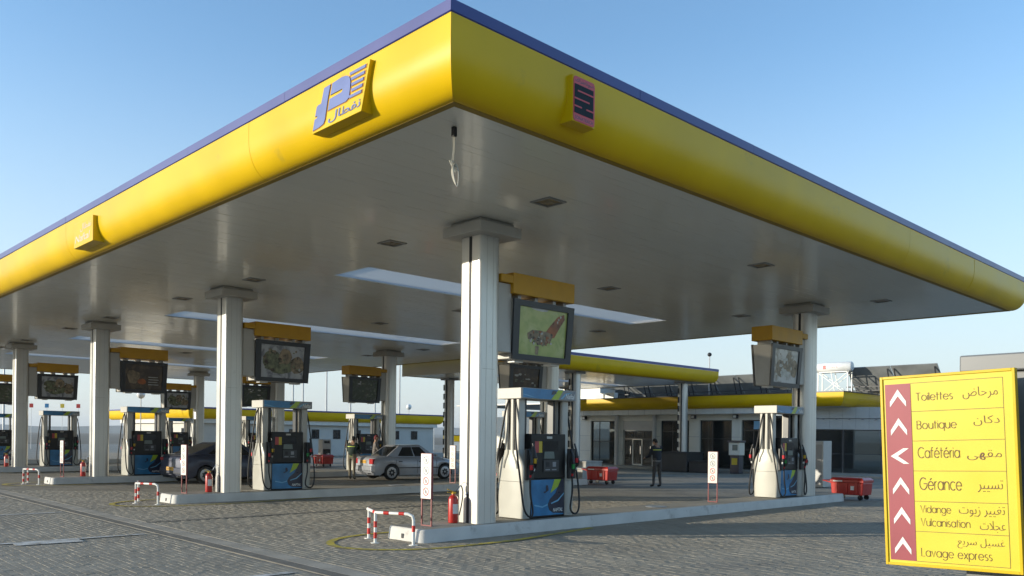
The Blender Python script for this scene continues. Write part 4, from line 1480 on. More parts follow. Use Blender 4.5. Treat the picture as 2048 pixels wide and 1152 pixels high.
def art(kind, g, fr, n_):
    """printed shapes lying a hair above the poster sheet"""
    if kind == 'green':
        poly3(g, [(.22, 1), (.60, 1), (.56, .95), (.46, .94), (.34, .95), (.27, .97)], fr(.002), .0006, n_, 4)
        poly3(g, [(.55, .50), (.66, .68), (.80, .88), (.93, .95), (.95, .84), (.85, .64), (.75, .42), (.63, .38)], fr(.003), .0006, n_, 0)
        poly3(g, [(.18, .45), (.28, .53), (.46, .54), (.60, .52), (.72, .48), (.68, .34), (.57, .24), (.40, .23), (.33, .33), (.20, .33)], fr(.0035), .0006, n_, 2)
        for _ in range(46):
            cx, cy = rs.uniform(.22, .69), rs.uniform(.24, .52)
            poly3(g, blob(cx, cy, rs.uniform(.010, .030), rs.uniform(.014, .035), 7), fr(.0045+rs.random()*.003), .0005, n_, rs.choice((0, 0, 3, 4, 1, 2)))
        for cx, cy in ((.82, .82), (.86, .88), (.80, .76)):
            poly3(g, blob(cx, cy, .018, .03, 6), fr(.005), .0005, n_, 4)
        poly3(g, [(.36, .02), (.36, .20), (.44, .20), (.42, .02)], fr(.003), .0006, n_, 2)
    elif kind in ('plates', 'dplates'):
        for cx, cy, rx, ry, mi in ((.26, .52, .22, .30, 1), (.56, .66, .15, .24, 2), (.84, .42, .17, .26, 2), (.58, .40, .20, .24, 1), (.42, .22, .2, .1, 1)):
            poly3(g, blob(cx, cy, rx, ry, 13, .1), fr(.002+.0003*mi+.0004*rs.random()), .0006, n_, mi)
        for _ in range(26):
            cx, cy = rs.uniform(.08, .95), rs.uniform(.2, .86)
            poly3(g, blob(cx, cy, rs.uniform(.015, .05), rs.uniform(.02, .06), 7), fr(.0045+rs.random()*.003), .0005, n_, rs.choice((1, 2, 3, 4, 2, 1)))
    elif kind == 'menu':
        poly3(g, blob(.22, .5, .16, .28, 11, .15), fr(.002), .0006, n_, 2)
        poly3(g, blob(.45, .32, .12, .12, 9, .1), fr(.003), .0006, n_, 0)
        for q in range(4):
            poly3(g, [(.62, .20+q*.10), (.62+.28*(1-.1*(q % 2)), .20+q*.10), (.62+.28*(1-.1*(q % 2)), .225+q*.10), (.62, .225+q*.10)], fr(.003), .0006, n_, 4)
    elif kind == 'pale':
        for cx, cy, rx, ry, mi in ((.30, .42, .22, .26, 2), (.62, .62, .16, .3, 2), (.85, .45, .14, .28, 2), (.50, .30, .2, .12, 4)):
            poly3(g, blob(cx, cy, rx, ry, 13, .1), fr(.002+.0004*rs.random()), .0006, n_, mi)
        for _ in range(18):
            cx, cy = rs.uniform(.12, .92), rs.uniform(.2, .86)
            poly3(g, blob(cx, cy, rs.uniform(.02, .06), rs.uniform(.02, .06), 8), fr(.0045+rs.random()*.003), .0005, n_, rs.choice((2, 4, 4)))
    else:
        for _ in range(16):
            cx, cy = rs.uniform(.12, .92), rs.uniform(.15, .9)
            poly3(g, blob(cx, cy, rs.uniform(.02, .08), rs.uniform(.02, .05), 8), fr(.002+rs.random()*.003), .0005, n_, rs.choice((1, 1, 3, 4)))
def make_screen(label, x, y, rz, base, kind):
    U_ = thing('poster_unit', label, 'advertising panel', (x, y, 0), rz, 'hanging poster units beside the columns')
    a, b_ = -.83, .80                       # along the island
    m = MB()
    zb, zt, hb, ht = 3.20, 4.28, .20, .27
    m.loft([[(a+.03, -hb, zb), (b_-.03, -hb, zb), (b_-.03, hb, zb), (a+.03, hb, zb)], [(a, -ht, zt), (b_, -ht, zt), (b_, ht, zt), (a, ht, zt)]])
    m.build('poster_case', M['palegrey'], U_, smooth=0, bevel=.012)
    for sd in (-1, 1):
        def P(u, v, off):
            zz = zb+(zt-zb)*v
            h_ = hb+(ht-hb)*v
            aa, bb = a+.03*(1-v), b_-.03*(1-v)
            n = Vector((0, sd*(zt-zb), -(ht-hb))).normalized()
            return Vector((-sd*(aa+(bb-aa)*u), sd*h_, zz))+n*off if sd < 0 else Vector((bb-(bb-aa)*u, sd*h_, zz))+n*off
        if sd < 0:
            def P(u, v, off):
                zz = zb+(zt-zb)*v
                h_ = hb+(ht-hb)*v
                aa, bb = a+.03*(1-v), b_-.03*(1-v)
                n = Vector((0, -(zt-zb), -(ht-hb))).normalized()
                return Vector((aa+(bb-aa)*u, -h_, zz))+n*off
        n_ = Vector((0, sd*(zt-zb), -(ht-hb))).normalized()
        m = MB()
        def slab(u0, u1, v0, v1, o0, o1):
            vs = [P(u0, v0, o0), P(u1, v0, o0), P(u1, v1, o0), P(u0, v1, o0), P(u0, v0, o1), P(u1, v0, o1), P(u1, v1, o1), P(u0, v1, o1)]
            m.add(vs, [(0, 1, 2, 3), (4, 5, 6, 7), (0, 1, 5, 4), (1, 2, 6, 5), (2, 3, 7, 6), (3, 0, 4, 7)])
        slab(-.01, .09, -.01, 1.01, .002, .045); slab(.91, 1.01, -.01, 1.01, .002, .045)
        slab(.09, .91, -.01, .09, .002, .045); slab(.09, .91, .91, 1.01, .002, .045)
        m.build('poster_frame', M['charcoal'], U_, smooth=0)
        m = MB(); slab(.09, .91, .09, .91, .002, .010)
        ps = m.build('poster', PM[base], U_, smooth=0)
        g = MB()
        art(kind, g, lambda off: (lambda u, v: P(.09+.82*min(1, max(0, u)), .09+.82*min(1, max(0, v)), .010+off)), n_)
        g.build('print', [ORANGE, OLIVE, TAN, DKBR, PALE], ps, smooth=0)['kind'] = 'stuff'
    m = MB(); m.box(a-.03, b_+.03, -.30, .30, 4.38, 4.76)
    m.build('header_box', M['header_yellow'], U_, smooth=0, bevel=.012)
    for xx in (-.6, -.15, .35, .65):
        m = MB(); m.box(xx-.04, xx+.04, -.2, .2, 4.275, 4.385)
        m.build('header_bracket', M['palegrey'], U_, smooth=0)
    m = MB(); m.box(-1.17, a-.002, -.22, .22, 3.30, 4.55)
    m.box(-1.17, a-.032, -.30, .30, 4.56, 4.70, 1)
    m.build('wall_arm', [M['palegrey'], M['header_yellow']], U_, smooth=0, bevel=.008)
    for xx in (-.5, .5):
        m = MB(); m.box(xx-.12, xx+.12, -.1, .1, zb-.05, zb+.002)
        m.build('lamp_strip', M['globe'], U_, smooth=0)
    return U_
KINDS_ = [[('green', 'green', 'green map poster unit hanging beside the nearest column'), ('pale', 'pale', 'pale poster unit with a sunlit silver end beside the far right column')],
          [('plates', 'plates', 'grey poster unit showing plates of food, beside the second column'), ('brown', 'other', 'brown poster unit just below the green map poster')],
          [('brown', 'menu', 'dark brown poster unit above the third island dispenser'), ('dkgreen', 'other', 'dark green poster unit above the attendant by the silver car')],
          [('plates', 'dplates', 'dim poster unit showing food above the fourth island dispenser'), ('dkgreen', 'other', 'dim green poster unit behind the second island column')],
          [('dkgreen', 'other', 'dark green poster unit cut off by the left edge'), ('plates', 'dplates', 'small dim food poster unit right of the dark brown one')]]
for k, y in enumerate(ROW):
    for c in (0, 1):
        b_, kd, lab = KINDS_[k][c]
        make_screen(lab, (11.62, 21.10)[c], y+.02, (0, pi)[c], b_, kd)

# ================================================================== small things on the islands
def make_hoop():
    H = thing('guard_hoop', 'x', 'guard rail', (0, 0, 0), 0, 'striped guard hoops at the island noses')
    p1, p2, p3 = Vector((8.28, .64, 0)), Vector((8.00, .06, 0)), Vector((8.30, -.56, 0))
    top = .50
    m = MB()
    m.tube([p1+Vector((0, .02, top)), p2+Vector((0, 0, top)), p2*.15+p3*.85+Vector((0, 0, top)), p3+Vector((-.01, .02, top-.03)), p3+Vector((0, 0, top-.10)), p3+Vector((0, 0, .01))], .026, 10)
    m.tube([p1+Vector((0, 0, .01)), p1+Vector((0, 0, top))], .026, 10)
    m.tube([p2+Vector((0, 0, .01)), p2+Vector((0, 0, top))], .026, 10)
    m.sphere(p1+Vector((0, .02, top)), .034, 6)
    for p in (p1, p2, p3):
        m.lathe([(.075, 0), (.075, .012), (.03, .014)], 12, p)
    m.build('tube_frame', M['whitetube'], H, smooth=50)
    def band(a, b_):
        t = MB(); t.tube([a, b_], .0285, 10); t.build('red_band', M['redband'], H, smooth=50)
    for p in (p1, p2, p3):
        for z in ((.26, .36), (.08, .18)) if p is not p3 else ((.22, .32),):
            band(p+Vector((0, 0, z[0])), p+Vector((0, 0, z[1])))
    for a, b_, ts in ((p1, p2, ((.0, .12), (.75, 1.0))), (p2, p3, ((.22, .36), (.62, .76)))):
        for t0, t1 in ts:
            band(a.lerp(b_, t0)+Vector((0, 0, top)), a.lerp(b_, t1)+Vector((0, 0, top)))
    return H
hoop = make_hoop()
hoop.location = (0, ROW[0], 0)
hoop['label'] = 'red and white guard hoop at the nose of the front island'
for k, lab in ((1, 'red and white guard hoop at the nose of the second island'), (2, 'red and white guard hoop at the nose of the third island'), (3, 'red and white guard hoop at the nose of the fourth island')):
    dup(hoop, (-.12, ROW[k]+.18, 0), 0, lab)

def make_notice():
    Nn = thing('notice_board', 'x', 'notice board', (0, 0, 0), rad(6), 'safety notice boards on red posts')
    m = MB(); m.box(-.02, .02, -.13, .13, .46, 1.24)
    m.build('board', M['maroon'], Nn, smooth=0, bevel=.004)
    m = MB(); m.box(-.026, -.0205, -.12, .12, .47, 1.23)
    m.build('notice_sheet', M['white'], Nn, smooth=0)
    m = MB()
    for yy in (-.115, .115):
        m.bar((0, yy, 0), (0, yy, .458), .022)
    m.bar((0, -.115, .012), (0, .115, .012), .02)
    m.build('leg', M['maroon'], Nn, smooth=0)
    fr = lambda u, v: (-.0265, .12-.24*u, .47+.76*v)
    for i in range(4):
        v = .86-i*.235
        g = MB()
        ru, rv = .30, .30*.24/.76
        vs, fs = [], []
        for q in range(20):
            a = 2*pi*q/20
            vs += [fr(.5+ru*cos(a), v+rv*sin(a)), fr(.5+ru*.76*cos(a), v+rv*.76*sin(a))]
        for q in range(20):
            a = 2*q; b2 = 2*((q+1) % 20)
            fs.append((a, a+1, b2+1, b2))
        g.add(vs, fs, 0)
        c, s_ = cos(rad(45)), sin(rad(45))
        g.add([fr(.5-ru*c-.02, v+rv*s_), fr(.5-ru*c+.04, v+rv*s_), fr(.5+ru*c+.02, v-rv*s_), fr(.5+ru*c-.04, v-rv*s_)], [(0, 1, 2, 3)], 0)
        g.add([fr(.5-.08, v-rv*.45), fr(.5+.06, v-rv*.45), fr(.5+.1, v+rv*.2), fr(.5-.04, v+rv*.5)], [(0, 1, 2, 3)], 1)
        for uu in (.10, .80):
            g.add([fr(uu, v-.09), fr(uu+.1, v-.09), fr(uu+.1, v-.08), fr(uu, v-.08)], [(0, 1, 2, 3)], 1)
        pc = g.build('pictogram', [M['logored'] if i > 1 else M['dgrey'], M['dgrey']], Nn, smooth=0)
    return Nn
nb = make_notice()
nb.location = (9.0, ROW[0]-.02, KH)
nb['label'] = 'white prohibition notice board in front of the nearest column'
for x, k, lab in ((18.0, 0, 'white prohibition notice board on the right stretch of the front island'), (9.0, 1, 'white notice board in front of the dark car'),
                  (18.0, 1, 'white notice board just left of the nearest column'), (9.0, 2, 'white notice board on the third island nose'),
                  (9.0, 3, 'white notice board on the fourth island nose'), (18.0, 2, 'white notice board at the back of the third island')):
    dup(nb, (x, ROW[k]+.02, KH), rad(6), lab)

def make_ext():
    E_ = thing('fire_extinguisher', 'x', 'fire extinguisher', (0, 0, 0), 0, 'red fire extinguishers by the columns')
    m = MB(); m.lathe([(.07, 0), (.088, .012), (.09, .03), (.09, .41), (.08, .455), (.05, .485), (.03, .495), (.028, .52), (1e-4, .52)], 20)
    m.build('cylinder', M['red'], E_, smooth=40)
    m = MB(); m.bar((-.03, 0, .53), (.04, 0, .535), .05, .03)
    m.bar((.0, .0, .55), (-.10, .05, .60), .028, .016); m.bar((.0, 0, .535), (-.10, .05, .545), .026, .012)
    m.build('valve_handle', M['tipyellow'], E_, smooth=0)
    m = MB(); m.tube([(.04, 0, .53), (.10, -.02, .60), (.13, -.05, .66), (.15, -.08, .55), (.12, -.09, .35), (.09, -.06, .14)], .011, 8, smooth=5)
    m.build('hose', M['rubber'], E_, smooth=50)
    m = MB()
    for i in range(8):
        a = rad(215+i*12)
    vs, fs = [], []
    for i in range(7):
        a = rad(225+i*13)
        vs += [(.0912*cos(a), .0912*sin(a), .17), (.0912*cos(a), .0912*sin(a), .34)]
    for i in range(6):
        fs.append((2*i, 2*i+2, 2*i+3, 2*i+1))
    m.add(vs, fs); m.build('label_sheet', M['pwhite'], E_, smooth=60)
    m = MB(); m.tube([(.08, -.02, .56), (.16, -.10, .72), (.24, -.18, .60), (.17, -.12, .50)], .004, 5, smooth=4)
    m.build('wire_clip', M['chrome'], E_)
    return E_
ex = make_ext()
ex.location = (9.70, ROW[0]+.10, KH); ex['label'] = 'red fire extinguisher at the foot of the nearest column'
for x, k, lab in ((9.70, 1, 'red fire extinguisher at the foot of the second column'), (9.70, 2, 'red fire extinguisher at the foot of the third column'), (9.70, 3, 'red fire extinguisher by the column at the left edge')):
    dup(ex, (x, ROW[k]+.12, KH), 0, lab)

def make_cart():
    K = thing('sand_cart', 'x', 'wheeled bin', (0, 0, 0), 0, 'red wheeled sand carts at the island ends')
    m = MB()
    m.loft([[(-.33, -.46, .15), (.33, -.46, .15), (.33, .46, .15), (-.33, .46, .15)], [(-.35, -.49, .52), (.35, -.49, .52), (.35, .49, .52), (-.35, .49, .52)]])
    m.build('tub', M['red'], K, smooth=0, bevel=.02)
    m = MB()
    m.box(-.37, .37, -.51, .51, .522, .60)
    m.loft([[(-.365, -.505, .601), (.365, -.505, .601), (.365, .505, .601), (-.365, .505, .601)], [(-.30, -.44, .665), (.30, -.44, .665), (.30, .44, .665), (-.30, .44, .665)]])
    m.build('lid', M['red'], K, smooth=0, bevel=.01)
    for y in (-.30, .0, .30):
        m = MB()
        m.loft([[(-.36, y-.03, .17), (-.32, y-.03, .17), (-.32, y+.03, .17), (-.36, y+.03, .17)], [(-.372, y-.03, .518), (-.34, y-.03, .518), (-.34, y+.03, .518), (-.372, y+.03, .518)]])
        m.build('stiffening_rib', M['red'], K, smooth=0)
    m = MB()
    m.tube([(-.30, .48, .50), (-.30, .74, .56), (.30, .74, .56), (.30, .48, .50)], .018, 8)
    m.build('handle', M['redband'], K, smooth=50)
    for x in (-.22, .22):
        for y in (-.36, .36):
            m = MB(); m.lathe([(.03, -.02), (.075, -.02), (.075, .02), (.03, .02)], 14, (x, y, .076), 'x')
            w = m.build('wheel', M['rubber'], K, smooth=30)
            m = MB(); m.bar((x, y, .07), (x, y, .165), .03); m.build('caster_fork', M['palegrey'], w, smooth=0)
    m = MB(); m.box(-.352, -.336, -.22, -.12, .30, .42); m.box(-.376, -.371, .12, .40, .54, .58)
    m.build('sticker', M['pwhite'], K, smooth=0)
    return K
ct = make_cart()
ct.location = (25.15, ROW[0]-.30, 0); ct['label'] = 'red wheeled sand cart at the right end of the front island'
for x, y, rz, lab in ((25.2, ROW[1]-.40, .1, 'red wheeled sand cart standing left of the man in dark clothes'), (25.3, ROW[2]-.1, 0, 'red wheeled sand cart hidden behind the silver car'), (25.2, ROW[3]-.3, 0, 'red wheeled sand cart in front of the white side building')):
    dup(ct, (x, y, 0), rz, lab)

# air and water machine against the side building, payment machine at the shop, planters and blocks
K = thing('air_machine', 'small white and black service machine in front of the side building', 'machine', (25.9, 41.3, 0), 0)
pbox('machine_base', M['palegrey'], K, -.28, .28, -.22, .22, 0, 1.5, bevel=.015)
pbox('black_door', M['panelblack'], K, -.24, .24, -.24, -.222, .12, .95, bevel=.004)
pbox('gauge_panel', M['glass'], K, -.17, .17, -.235, -.222, 1.28, 1.42)
t = MB(); poly3(t, [(0, .5), (.3, .2), (.5, .7), (.7, .4), (1, .6), (.8, 0), (.2, 0)], frame_y(-.242, -.05, .2, .62, .80), .001, (0, -1, 0), 0)
t.build('print', M['pwhite'], K, smooth=0)
K = thing('payment_machine', 'cream and black payment machine standing by the shop windows', 'machine', (39.3, 23.0, 0), 0)
pbox('machine_head', M['cream'], K, -.25, .25, -.32, .32, .95, 1.62, bevel=.02)
pbox('machine_base', M['dnavy'], K, -.2, .2, -.26, .26, 0, .945, bevel=.01)
pbox('yellow_panel', M['stickeryellow'], K, -.212, -.202, -.16, .16, .45, .80)
pbox('screen', M['lcd'], K, -.262, -.252, -.2, .1, 1.2, 1.5)
pbox('hood', M['dnavy'], K, -.3, .28, -.36, .36, 1.622, 1.72)
for nm, lab, x, y, sx, sy, h, mm in (('planter_box', 'large dark planter block round the foot of the smaller canopy column', 39.1, 26.3, 1.0, .85, 1.0, 'planter'), ('planter_box', 'low dark planter block right of the large one', 39.0, 24.8, .6, .55, .55, 'planter'),
                          ('concrete_block', 'pale grey block beside the left column of the smaller canopy', 30.2, 26.1, .7, .95, .62, 'bench'), ('concrete_block', 'pale grey low block behind the red cart', 27.3, 23.6, .4, .55, .42, 'bench')):
    K = thing(nm, lab, 'planter' if 'planter' in nm else 'concrete block', (x, y, 0), rad(8))
    pbox('block_body', M[mm], K, -sx, sx, -sy, sy, 0, h, bevel=.02)
    pbox('block_rim', M[mm], K, -sx-.03, sx+.03, -sy-.03, sy+.03, h+.002, h+.06, bevel=.01)

# direction sign and grey cabinet at the right edge
SG = thing('direction_sign', 'big yellow direction sign with a red column of white arrows at the right edge', 'sign')
TL, TR, BR, BL = Vector((8.162, 3.262, 2.362)), Vector((8.172, 2.133, 2.400)), Vector((8.24, 2.061, .621)), Vector((8.22, 3.202, .583))
NS = (TR-TL).cross(BL-TL).normalized()
if NS.x > 0: NS = -NS
def sgn(off):
    return lambda u, v: tuple(TL*(1-u)*(1-v)+TR*u*(1-v)+BR*u*v+BL*(1-u)*v+NS*off)
def plate(mb, u0, u1, v0, v1, o0, o1, mi=0):
    a, b_ = sgn(o0), sgn(o1)
    c = [(u0, v0), (u1, v0), (u1, v1), (u0, v1)]
    mb.add([a(*p) for p in c]+[b_(*p) for p in c], [(0, 1, 2, 3), (4, 5, 6, 7), (0, 1, 5, 4), (1, 2, 6, 5), (2, 3, 7, 6), (3, 0, 4, 7)], mi)
m = MB(); plate(m, .004, .996, .003, .997, -.06, 0); m.build('sign_panel', M['signyellow'], SG, smooth=0)
m = MB()
plate(m, 0, .022, 0, 1, -.065, .014); plate(m, .978, 1, 0, 1, -.065, .014); plate(m, .022, .978, 0, .014, -.065, .014); plate(m, .022, .978, .986, 1, -.065, .014)
m.build('sign_frame', M['signframe'], SG, smooth=0, bevel=.004)
m = MB(); plate(m, .038, .240, .042, .972, .0005, .003); m.build('red_column', M['signred'], SG, smooth=0)
rows_ = [.042, .190, .344, .500, .658, .815, .972]
m = MB()
for v in rows_:
    plate(m, .243, .915, v-.0012, v+.0012, .0005, .002)
plate(m, .912, .915, .042, .972, .0005, .002)
m.build('ruling_line', M['signline'], SG, smooth=0)
for i in range(6):
    vc = (rows_[i]+rows_[i+1])/2
    pts = [(-.066, .030), (0, -.040), (.066, .030), (.066, .002+.032), (.066, .05), (0, -.006), (-.066, .05)]
    pts = [(-.064, .018), (0, -.046), (.064, .018), (.064, .046), (0, -.010), (-.064, .046)]
    if i == 2:
        asp = 1.78/1.13
        pts = [(y*asp*1.0, x/asp*1.0) for x, y in pts]
    m = MB()
    poly3(m, [(.139+x, vc+y) for x, y in pts], sgn(.0035), .002, tuple(NS), 0)
    m.build('arrow', M['white'], SG, smooth=0)
tx = [(0, 'Toilettes', .28, .555, .135, .095, 0), (0, 'مرحاض', .63, .875, .140, .080, 1), (1, 'Boutique', .28, .575, .282, .240, 0), (1, 'دكان', .70, .88, .275, .225, 1),
      (2, 'Cafétéria', .28, .59, .432, .378, 0), (2, 'مقهى', .645, .885, .445, .395, 1), (3, 'Gérance', .285, .595, .597, .535, 0), (3, 'تسيير', .71, .885, .605, .545, 1),
      (4, 'Vidange', .285, .51, .716, .678, 0), (4, 'تغيير زيوت', .57, .89, .728, .675, 1), (4, 'Vulcanisation', .285, .645, .785, .745, 0), (4, 'عجلات', .715, .89, .802, .745, 1),
      (5, 'غسيل سريع', .55, .88, .89, .835, 1), (5, 'Lavage express', .28, .79, .943, .900, 0)]
for r_, s_, u0, u1, v0, v1, ar in tx:
    m = MB()
    if ar:
        text_on(m, s_, (u0, u1, v0, v1), sgn(.004), arabic=True, offset=-.016)
    else:
        stroke_text(m, s_, (u0, u1, v0, v1), sgn(.004))
    m.build('lettering', M['signline'], SG, smooth=0)
for u in (.25, .75):
    m = MB()
    a = Vector(sgn(-.066)(u, .3)); m.bar(a, a+Vector((.35, 0, 0)), .06)
    m.build('sign_bracket', M['grey'], SG, smooth=0)
PY = thing('grey_pylon', 'grey metal pylon standing behind the yellow direction sign', 'pylon', (8.5, 1.6, 0), rad(-4))
pbox('pylon_body', M['pylon'], PY, 0, .8, -1.4, 1.02, 0, 2.40, bevel=.015)
pbox('pylon_cap', M['pylon'], PY, -.06, .86, -1.46, 1.08, 2.403, 2.56, bevel=.015)
# ================================================================== cars
def lerp_prof(pr, x):
    for (x0, z0), (x1, z1) in zip(pr, pr[1:]):
        if x0 <= x <= x1:
            return z0+(z1-z0)*(x-x0)/(x1-x0)
    return pr[0][1] if x < pr[0][0] else pr[-1][1]
def make_car(label, paint, loc, rz, Ln=4.2, wid=1.68, sporty=False):
    """x forward from the rear bumper; rear at x = 0"""
    C = thing('parked_car', label, 'car', loc, rz)
    hw = wid/2
    H = 1.40 if not sporty else 1.46
    belt = [(0, .80), (.08, .92), (.55, .95), (1.0, .93), (2.9, .90), (3.25, .88), (3.95, .74), (Ln-.03, .62), (Ln, .56)] if not sporty else \
           [(0, .84), (.06, 1.0), (.45, 1.05), (1.0, 1.0), (2.9, .94), (3.3, .90), (3.95, .76), (Ln-.03, .64), (Ln, .58)]
    wh = [(0, .86), (.12, .95), (.5, 1.0), (3.4, 1.0), (3.95, .93), (Ln, .80)]
    wr, xw = .30, (.82, 3.30)
    xs = [0, .04, .12, .3, .5]+[xw[0]+(wr+.055)*cos(rad(a)) for a in range(180, -1, -20)]+[1.5, 2.0, 2.5]+[xw[1]+(wr+.055)*cos(rad(a)) for a in range(180, -1, -20)]+[3.8, 3.95, 4.1, Ln-.04, Ln]
    xs = sorted(set(round(x, 4) for x in xs))
    rings = []
    for x in xs:
        b_ = lerp_prof(belt, x)
        w = hw*lerp_prof(wh, x)
        z0 = .20 if .1 < x < Ln-.1 else .30
        zb = z0
        for c in xw:                                  # wheel arch cut into the flank
            d = (wr+.055)**2-(x-c)**2
            if d > 0:
                zb = max(zb, .31+sqrt(d)*.98)
        zb = min(zb, b_-.16)
        rings.append([(x, -w*.80, b_), (x, -w*.93, b_-.04), (x, -w*.99, b_-.14), (x, -w*1.0, max(zb+.01, (b_-.14)*.5+zb*.5)), (x, -w*.985, zb+.005), (x, -w*.84, zb if zb < .3 else zb),
                      (x, w*.84, zb), (x, w*.985, zb+.005), (x, w*1.0, max(zb+.01, (b_-.14)*.5+zb*.5)), (x, w*.99, b_-.14), (x, w*.93, b_-.04), (x, w*.80, b_)])
    m = MB(); m.loft(rings)
    m.build('body', paint, C, smooth=40)
    # dark floor pan between the wheels
    m = MB(); m.box(.15, Ln-.15, -hw*.72, hw*.72, .19, .62)
    m.build('floor_pan', M['dark'], C, smooth=0)
    # cabin: pillars and roof lofted from belt to roof, glass let into it
    if sporty:
        base = [(.28, 1.03), (3.20, .90)]; roof = [(1.35, H-.03), (2.35, H)]
    else:
        base = [(.62, .93), (3.05, .88)]; roof = [(1.22, H-.02), (2.30, H)]
    wb, wt = hw*.90, hw*.70
    (bx0, bz0), (bx1, bz1) = base
    (rx0, rz0), (rx1, rz1) = roof
    m = MB()
    lo = [(bx0, -wb*.92, bz0-.04), (bx1, -wb*.95, bz1-.04), (bx1, wb*.95, bz1-.04), (bx0, wb*.92, bz0-.04)]
    hi = [(rx0, -wt, rz0-.05), (rx1, -wt, rz1-.05), (rx1, wt, rz1-.05), (rx0, wt, rz0-.05)]
    top = [(rx0+.10, -wt*.86, rz0), (rx1-.08, -wt*.86, rz1), (rx1-.08, wt*.86, rz1), (rx0+.10, wt*.86, rz0)]
    m.loft([lo, hi, top])
    m.build('cabin', paint, C, smooth=20, bevel=.02)
    def quad_on(a, b_, c, d, u0, u1, v0, v1, nm, mt, off=.006):
        a, b_, c, d = map(Vector, (a, b_, c, d))
        P_ = lambda u, v: a*(1-u)*(1-v)+b_*u*(1-v)+c*u*v+d*(1-u)*v
        n = (b_-a).cross(d-a).normalized()
        ce = (a+b_+c+d)/4-Vector((Ln/2, 0, .8))
        if n.dot(ce) < 0: n = -n
        c4 = [P_(u0, v0), P_(u1, v0), P_(u1, v1), P_(u0, v1)]
        t = MB()
        t.add([p+n*off for p in c4]+[p-n*.004 for p in c4], [(0, 1, 2, 3), (4, 5, 6, 7), (0, 1, 5, 4), (1, 2, 6, 5), (2, 3, 7, 6), (3, 0, 4, 7)])
        return t.build(nm, mt, C, smooth=0)
    quad_on(lo[0], lo[3], hi[3], hi[0], .07, .93, .10, .95, 'rear_window', M['glass'])
    quad_on(lo[1], lo[2], hi[2], hi[1], .06, .94, .10, .95, 'windscreen', M['glass'])
    for i, j in ((0, 1), (3, 2)):
        quad_on(lo[i], lo[j], hi[j], hi[i], .20, .52, .16, .92, 'side_window', M['glass'])
        quad_on(lo[i], lo[j], hi[j], hi[i], .55, .86, .16, .92, 'side_window', M['glass'])
    for sy in (-1, 1):
        for c in xw:
            m = MB(); m.lathe([(.16, -.09), (wr-.03, -.09), (wr, -.07), (wr, .07), (wr-.03, .09), (.16, .09)], 24, (c, sy*(hw-.11), wr+.005), 'y')
            w = m.build('wheel', M['rubber'], C, smooth=40)
            m = MB(); m.lathe([(wr*.72, .0), (wr*.72, .092), (wr*.64, .098), (wr*.2, .085), (1e-4, .098)] if sy > 0 else [(1e-4, -.098), (wr*.2, -.085), (wr*.64, -.098), (wr*.72, -.092), (wr*.72, 0)], 20, (c, sy*(hw-.11), wr+.005), 'y')
            m.build('rim', M['rim'], w, smooth=30)
            m = MB()
            for q in range(7):
                a = 2*pi*q/7
                cc = Vector((c+wr*.40*cos(a), sy*(hw-.11+.093), wr+.005+wr*.40*sin(a)))
                m.lathe([(.028, -.006), (.028, .006)], 8, cc, 'y')
            m.build('rim_hole', M['dark'], w, smooth=0)
        for x0 in (1.12, 2.05):
            m = MB(); m.box(x0, x0+.16, *sorted((sy*(hw*.985), sy*(hw*1.012))), .72, .755)
            m.build('door_handle', M['black'], C, smooth=0, bevel=.006)
        m = MB(); m.box(.9+.02, 2.98, *sorted((sy*(hw*.995), sy*(hw*1.008))), .47, .51)
        m.build('side_strip', M['charcoal'], C, smooth=0)
        sm = MB()
        for xx in (1.0, 1.98, 2.88):
            sm.box(xx, xx+.008, *sorted((sy*hw*.99, sy*hw*1.003)), .28, .80)
        sm.build('door_gap', M['dark'], C, smooth=0)
        m = MB(); m.loft([[(2.78, sy*hw*.93, .93), (2.90, sy*hw*.93, .93), (2.90, sy*hw*.93, 1.03), (2.78, sy*hw*.93, 1.02)], [(2.80, sy*hw*1.12, .93), (2.88, sy*hw*1.12, .94), (2.88, sy*hw*1.12, 1.02), (2.80, sy*hw*1.12, 1.03)]])
        m.build('mirror', paint, C, smooth=0, bevel=.01)
        y0, y1 = sorted((sy*hw*(.56 if not sporty else .68), sy*hw*(.90 if not sporty else .93)))
        zl0, zl1 = (.64, .84) if not sporty else (.80, .90)
        m = MB(); m.loft([[(-.006, y0, zl0), (-.006, y1-.0, zl0), (.0, y1, zl1), (.0, y0, zl1)], [(.16, y0, zl0), (.16, y1+.02*sy*0, zl0), (.18, y1, zl1), (.18, y0, zl1)]])
        m.build('tail_light', M['taillight'], C, smooth=0, bevel=.01)
        m = MB(); m.box(Ln-.30, Ln-.03, *sorted((sy*hw*.50, sy*hw*.84)), .50, .63)
        m.build('headlight', M['headlight'], C, smooth=0, bevel=.02)
    m = MB(); m.loft([[(-.055, -hw*.86, .34), (-.055, hw*.86, .34), (-.055, hw*.86, .56), (-.055, -hw*.86, .56)], [(.10, -hw*.97, .32), (.10, hw*.97, .32), (.10, hw*.97, .58), (.10, -hw*.97, .58)]])
    m.build('rear_bumper', paint, C, smooth=0, bevel=.02)
    m = MB(); m.box(-.058, -.0555, -hw*.84, hw*.84, .375, .395); m.build('bumper_strip', M['dark'], C, smooth=0)
    m = MB(); m.loft([[(Ln-.08, -hw*.86, .26), (Ln-.08, hw*.86, .26), (Ln-.08, hw*.86, .50), (Ln-.08, -hw*.86, .50)], [(Ln+.06, -hw*.72, .28), (Ln+.06, hw*.72, .28), (Ln+.06, hw*.72, .48), (Ln+.06, -hw*.72, .48)]])
    m.build('front_bumper', paint, C, smooth=0, bevel=.02)
    z = .66 if not sporty else .46
    m = MB(); m.box(-.02 if not sporty else -.064, .02 if not sporty else -.056, -.24, .24, z, z+.12); m.build('number_plate', M['plate'], C, smooth=0)
